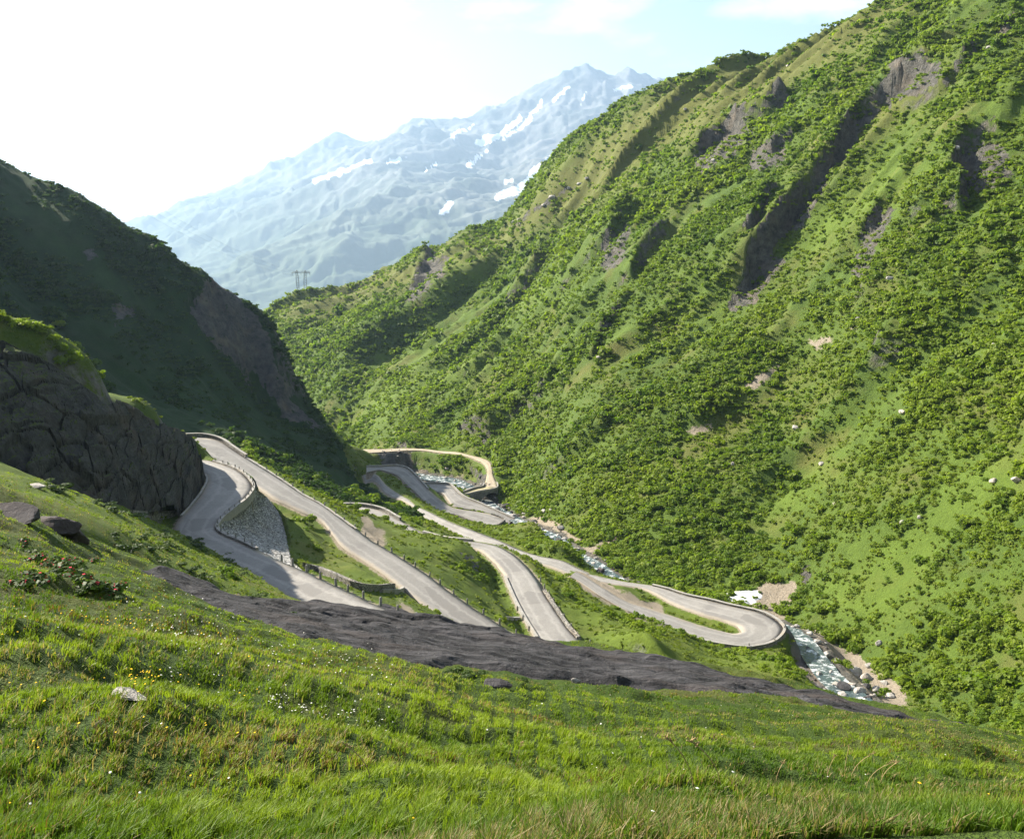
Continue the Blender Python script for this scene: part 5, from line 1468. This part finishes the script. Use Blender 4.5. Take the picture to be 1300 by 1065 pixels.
def heath():
    r = np.random.default_rng(71)
    ml = leaf_mat('heath_leaves', (0.022, 0.045, 0.009), (0.055, 0.085, 0.014), 0.25, attr=False)
    protos = []; k = 0
    zones = [([(190, 668), (260, 690), (345, 735), (366, 765), (320, 758), (250, 735), (150, 702), (110, 682)], 46), ([(0, 690), (60, 700), (120, 735), (180, 770), (60, 735), (0, 715)], 16), ([(345, 772), (400, 776), (398, 792), (352, 788)], 6), ([(402, 792), (442, 796), (438, 806), (404, 804)], 5), ([(560, 850), (700, 868), (690, 876), (560, 866)], 10), ([(30, 600), (130, 640), (190, 662), (120, 645), (40, 612)], 12)]
    for poly, n in zones:
        P_ = np.array(poly); got = 0
        while got < n:
            u = r.uniform(P_[:, 0].min(), P_[:, 0].max()); v = r.uniform(P_[:, 1].min(), P_[:, 1].max())
            if not in_poly(np.array([u]), np.array([v]), poly)[0]: continue
            got += 1
            P = hit_full(u, v, 10, 200)
            if P is None: continue
            s = float(np.clip(0.0075 * P[1], 0.18, 0.9)) * r.uniform(0.6, 1.4)
            if len(protos) < 4:
                Q = clump(240, 303 + len(protos) % 1, 0.15, 0.5); o = mesh_obj('heath_shrub', Q.reshape(-1, 3), np.arange(len(Q) * 4).reshape(-1, 4), ml, smooth_shade=False); protos.append(o)
            else:
                o = protos[k % 4].copy(); scene.collection.objects.link(o)
            k += 1
            o.location = tuple(P - np.array([0, 0, 0.12 * s])); o.scale = (s * 1.5, s * 1.2, s * 0.8); o.rotation_euler = (0, 0, r.uniform(0, 6.3))
            tag(o, 'low dark green heath cushion growing on the near meadow', 'heath shrub', 'low dark heath cushions on the meadow')
heath()

def dry_stems():
    m, nt, b = new_mat('straw_stem'); b.inputs['Base Color'].default_value = (0.30, 0.22, 0.11, 1)
    r = np.random.default_rng(51)
    for u, v, lx, h in [(1072, 985, 0.05, 0.42), (1080, 990, 0.30, 0.5), (1100, 1000, 0.35, 0.5), (1118, 995, 0.22, 0.36), (1050, 990, 0.1, 0.35), (655, 985, .06, .4), (470, 990, -.2, .35), (880, 1000, -.18, .4), (915, 1000, -.2, .38), (985, 995, .1, .32)]:
        P = hit_full(u, v, 3, 40); mb = MB()
        t = np.linspace(0, 1, 8)
        pts = [P + np.array([lx * k ** 1.8, 0.05 * k, h * (k - 0.35 * k * k * abs(lx) / 0.35)]) for k in t]
        for p, q in zip(pts[:-1], pts[1:]): mb.bar(p, q, 0.005)
        for k in range(10):
            e = pts[-1] + (pts[-2] - pts[-1]) * k * 0.12; mb.bar(e, e + np.array([r.normal() * .02, r.normal() * .012, 0.02]), 0.005)
        tag(mb.build('dry_grass_stem', m), 'tall dry straw coloured grass stem standing out of the near meadow', 'grass stem', 'dry stems in the near meadow')
dry_stems()
# ------------------------------------------------------------------ far mountains beyond the valley
FS = 2.1
def far_mountains():
    m, nt, b = new_mat('far_rock'); t = NT(nt)
    v = t.pos((0.00042, 0.00042, 0.00042))
    c = t.mix(t.noise(v, 3.5, 10, 0.72, 0.38, 0.62), (0.03, 0.045, 0.04), (0.20, 0.195, 0.19))
    geo = t.n('ShaderNodeNewGeometry'); sx = t.n('ShaderNodeSeparateXYZ'); t.l(geo.outputs['Position'], sx.inputs['Vector'])
    c = t.mix(t.math('MULTIPLY', t.ramp(sx.outputs['Z'], 240, -1200), 0.8), c, (0.045, 0.075, 0.03))
    c = t.mix(t.ramp(t.attr('snow'), 0.3, 0.7), c, (0.85, 0.87, 0.9))
    t.l(c, b.inputs['Base Color'])
    def rbf(pts, x, y):
        P = np.array([PD(p[0], p[1], p[2] * FS) for p in pts]); s = 1500.0
        d = np.hypot(P[:, None, 0] - P[None, :, 0], P[:, None, 1] - P[None, :, 1])
        n = len(P); A = np.zeros((n + 1, n + 1)); A[:n, :n] = np.sqrt(d * d + 90 ** 2) / s; A[:n, n] = 1; A[n, :n] = 1
        w = np.linalg.solve(A, np.r_[P[:, 2], 0])
        z = np.full(x.shape, w[n])
        for i in range(n): z = z + w[i] * np.sqrt((x - P[i, 0]) ** 2 + (y - P[i, 1]) ** 2 + 90 ** 2) / s
        return z
    def layer(name, pts, u0, u1, d0, d1, amp, sc, snow, label, seed):
        d0, d1, amp, sc = d0 * FS, d1 * FS, amp * FS, sc * FS
        uu = np.linspace(u0, u1, 420); dd = np.exp(np.linspace(math.log(d0), math.log(d1), 330))
        U, D = np.meshgrid(uu, dd, indexing='ij')
        a, _ = ray(U, 400.0)
        x = (a * D).ravel(); y = D.ravel()
        z = rbf(pts, x, y)
        e = smooth(d0, d0 * 1.15, y)
        rr_ = ridged(x / sc + 0.35 * fbm(x / sc, y / sc, seed + 7, 3), y / sc, seed, 6, 0.52) - 0.68
        z = z + amp * rr_ * e + amp * 0.24 * (ridged(x / (sc * .30) + 0.6 * fbm(x / 500, y / 500, seed, 3), y / (sc * .22) - x / (sc * .5), seed + 3, 6, 0.6) - 0.6)
        u, v = project(x, y, z)
        sn = np.zeros(len(x))
        ju = u + 5 * fbm(u / 9, v / 9, 81, 3); jv = v + 4 * fbm(u / 9, v / 9, 82, 3)
        for p, w in snow:
            dd_, _, _ = seg_dist(ju, jv, p); sn = np.maximum(sn, 1 - smooth(w * 0.5, w, dd_))
        o = mesh_obj(name, np.column_stack([x, y, z]), grid_faces(len(uu), len(dd))[:, ::-1], m, attrs={'snow': sn})
        tag(o, label, 'mountain', kind='structure')
    snow = [([(608, 182), (635, 172), (660, 150)], 5), ([(640, 178), (665, 160), (690, 128)], 3), ([(703, 128), (722, 112)], 3), ([(632, 250), (660, 240), (685, 212), (700, 205), (712, 195)], 6), ([(668, 238), (690, 215), (705, 200)], 3),
            ([(562, 268), (574, 258)], 5), ([(570, 256), (572, 262)], 3), ([(490, 205), (515, 200)], 3), ([(400, 230), (440, 215), (470, 205)], 4), ([(640, 232), (650, 228)], 3), ([(575, 175), (600, 160)], 3), ([(595, 210), (620, 190)], 3), ([(735, 130), (745, 118)], 2), ([(780, 115), (800, 110)], 3), ([(540, 215), (552, 210)], 2)]
    layer('far_mountain', [(845, 108, 8600), (800, 108, 8500), (762, 103, 8400), (740, 97, 8350), (722, 94, 8300), (705, 103, 8300), (680, 115, 8300), (650, 130, 8300), (620, 142, 8300), (590, 155, 8350), (560, 162, 8400), (530, 168, 8400), (500, 182, 8500), (470, 190, 8600), (435, 182, 8700), (415, 192, 8800), (380, 215, 9000), (340, 240, 9200), (290, 268, 9400),
                           (600, 185, 7200), (580, 195, 7000), (530, 225, 6800), (480, 232, 6600), (455, 230, 6500), (400, 250, 6300), (340, 258, 6200), (280, 285, 6100), (225, 312, 6000), (180, 340, 6000),
                           (700, 200, 6700), (650, 240, 6300), (640, 200, 7200), (760, 180, 7000), (820, 200, 6500), (560, 265, 5700), (480, 290, 5300), (400, 310, 5100), (300, 330, 5000), (620, 300, 5000), (500, 345, 4500), (350, 390, 4300), (240, 380, 4400), (700, 330, 4700), (850, 300, 5000),
                           (845, 250, 10500), (600, 300, 10500), (300, 380, 11000)],
          120, 960, 4200, 10800, 560, 1900, snow, 'hazy blue mountain range with snow patches on the far horizon', 5)
    layer('far_mountain', [(100, 330, 12500), (200, 285, 12500), (300, 250, 12600), (360, 215, 12600), (420, 190, 12700), (470, 210, 12700), (600, 230, 12700), (800, 230, 12700), (100, 400, 11200), (400, 350, 11200), (700, 400, 11200), (400, 330, 13800), (100, 420, 13800), (700, 400, 13800)],
          60, 700, 11000, 14000, 300, 2600, [], 'faint pale ridge farthest away behind the snowy range', 15)
far_mountains()

# ------------------------------------------------------------------ haze
mb = MB(); mb.box((-4000, 16000, -700), (32000, 40000, 5800))
hz, nt, b = new_mat('haze_air')
for nd in list(nt.nodes):
    if nd.type != 'OUTPUT_MATERIAL': nt.nodes.remove(nd)
pv = nt.nodes.new('ShaderNodeVolumePrincipled')
pv.inputs['Color'].default_value = (0.47, 0.67, 0.92, 1)
pv.inputs['Density'].default_value = HAZE_DENSITY
pv.inputs['Anisotropy'].default_value = 0.48
nt.links.new(pv.outputs['Volume'], nt.nodes['Material Output'].inputs['Volume'])
tag(mb.build('haze', hz), 'thin blue haze filling the valley air', 'haze', kind='stuff')
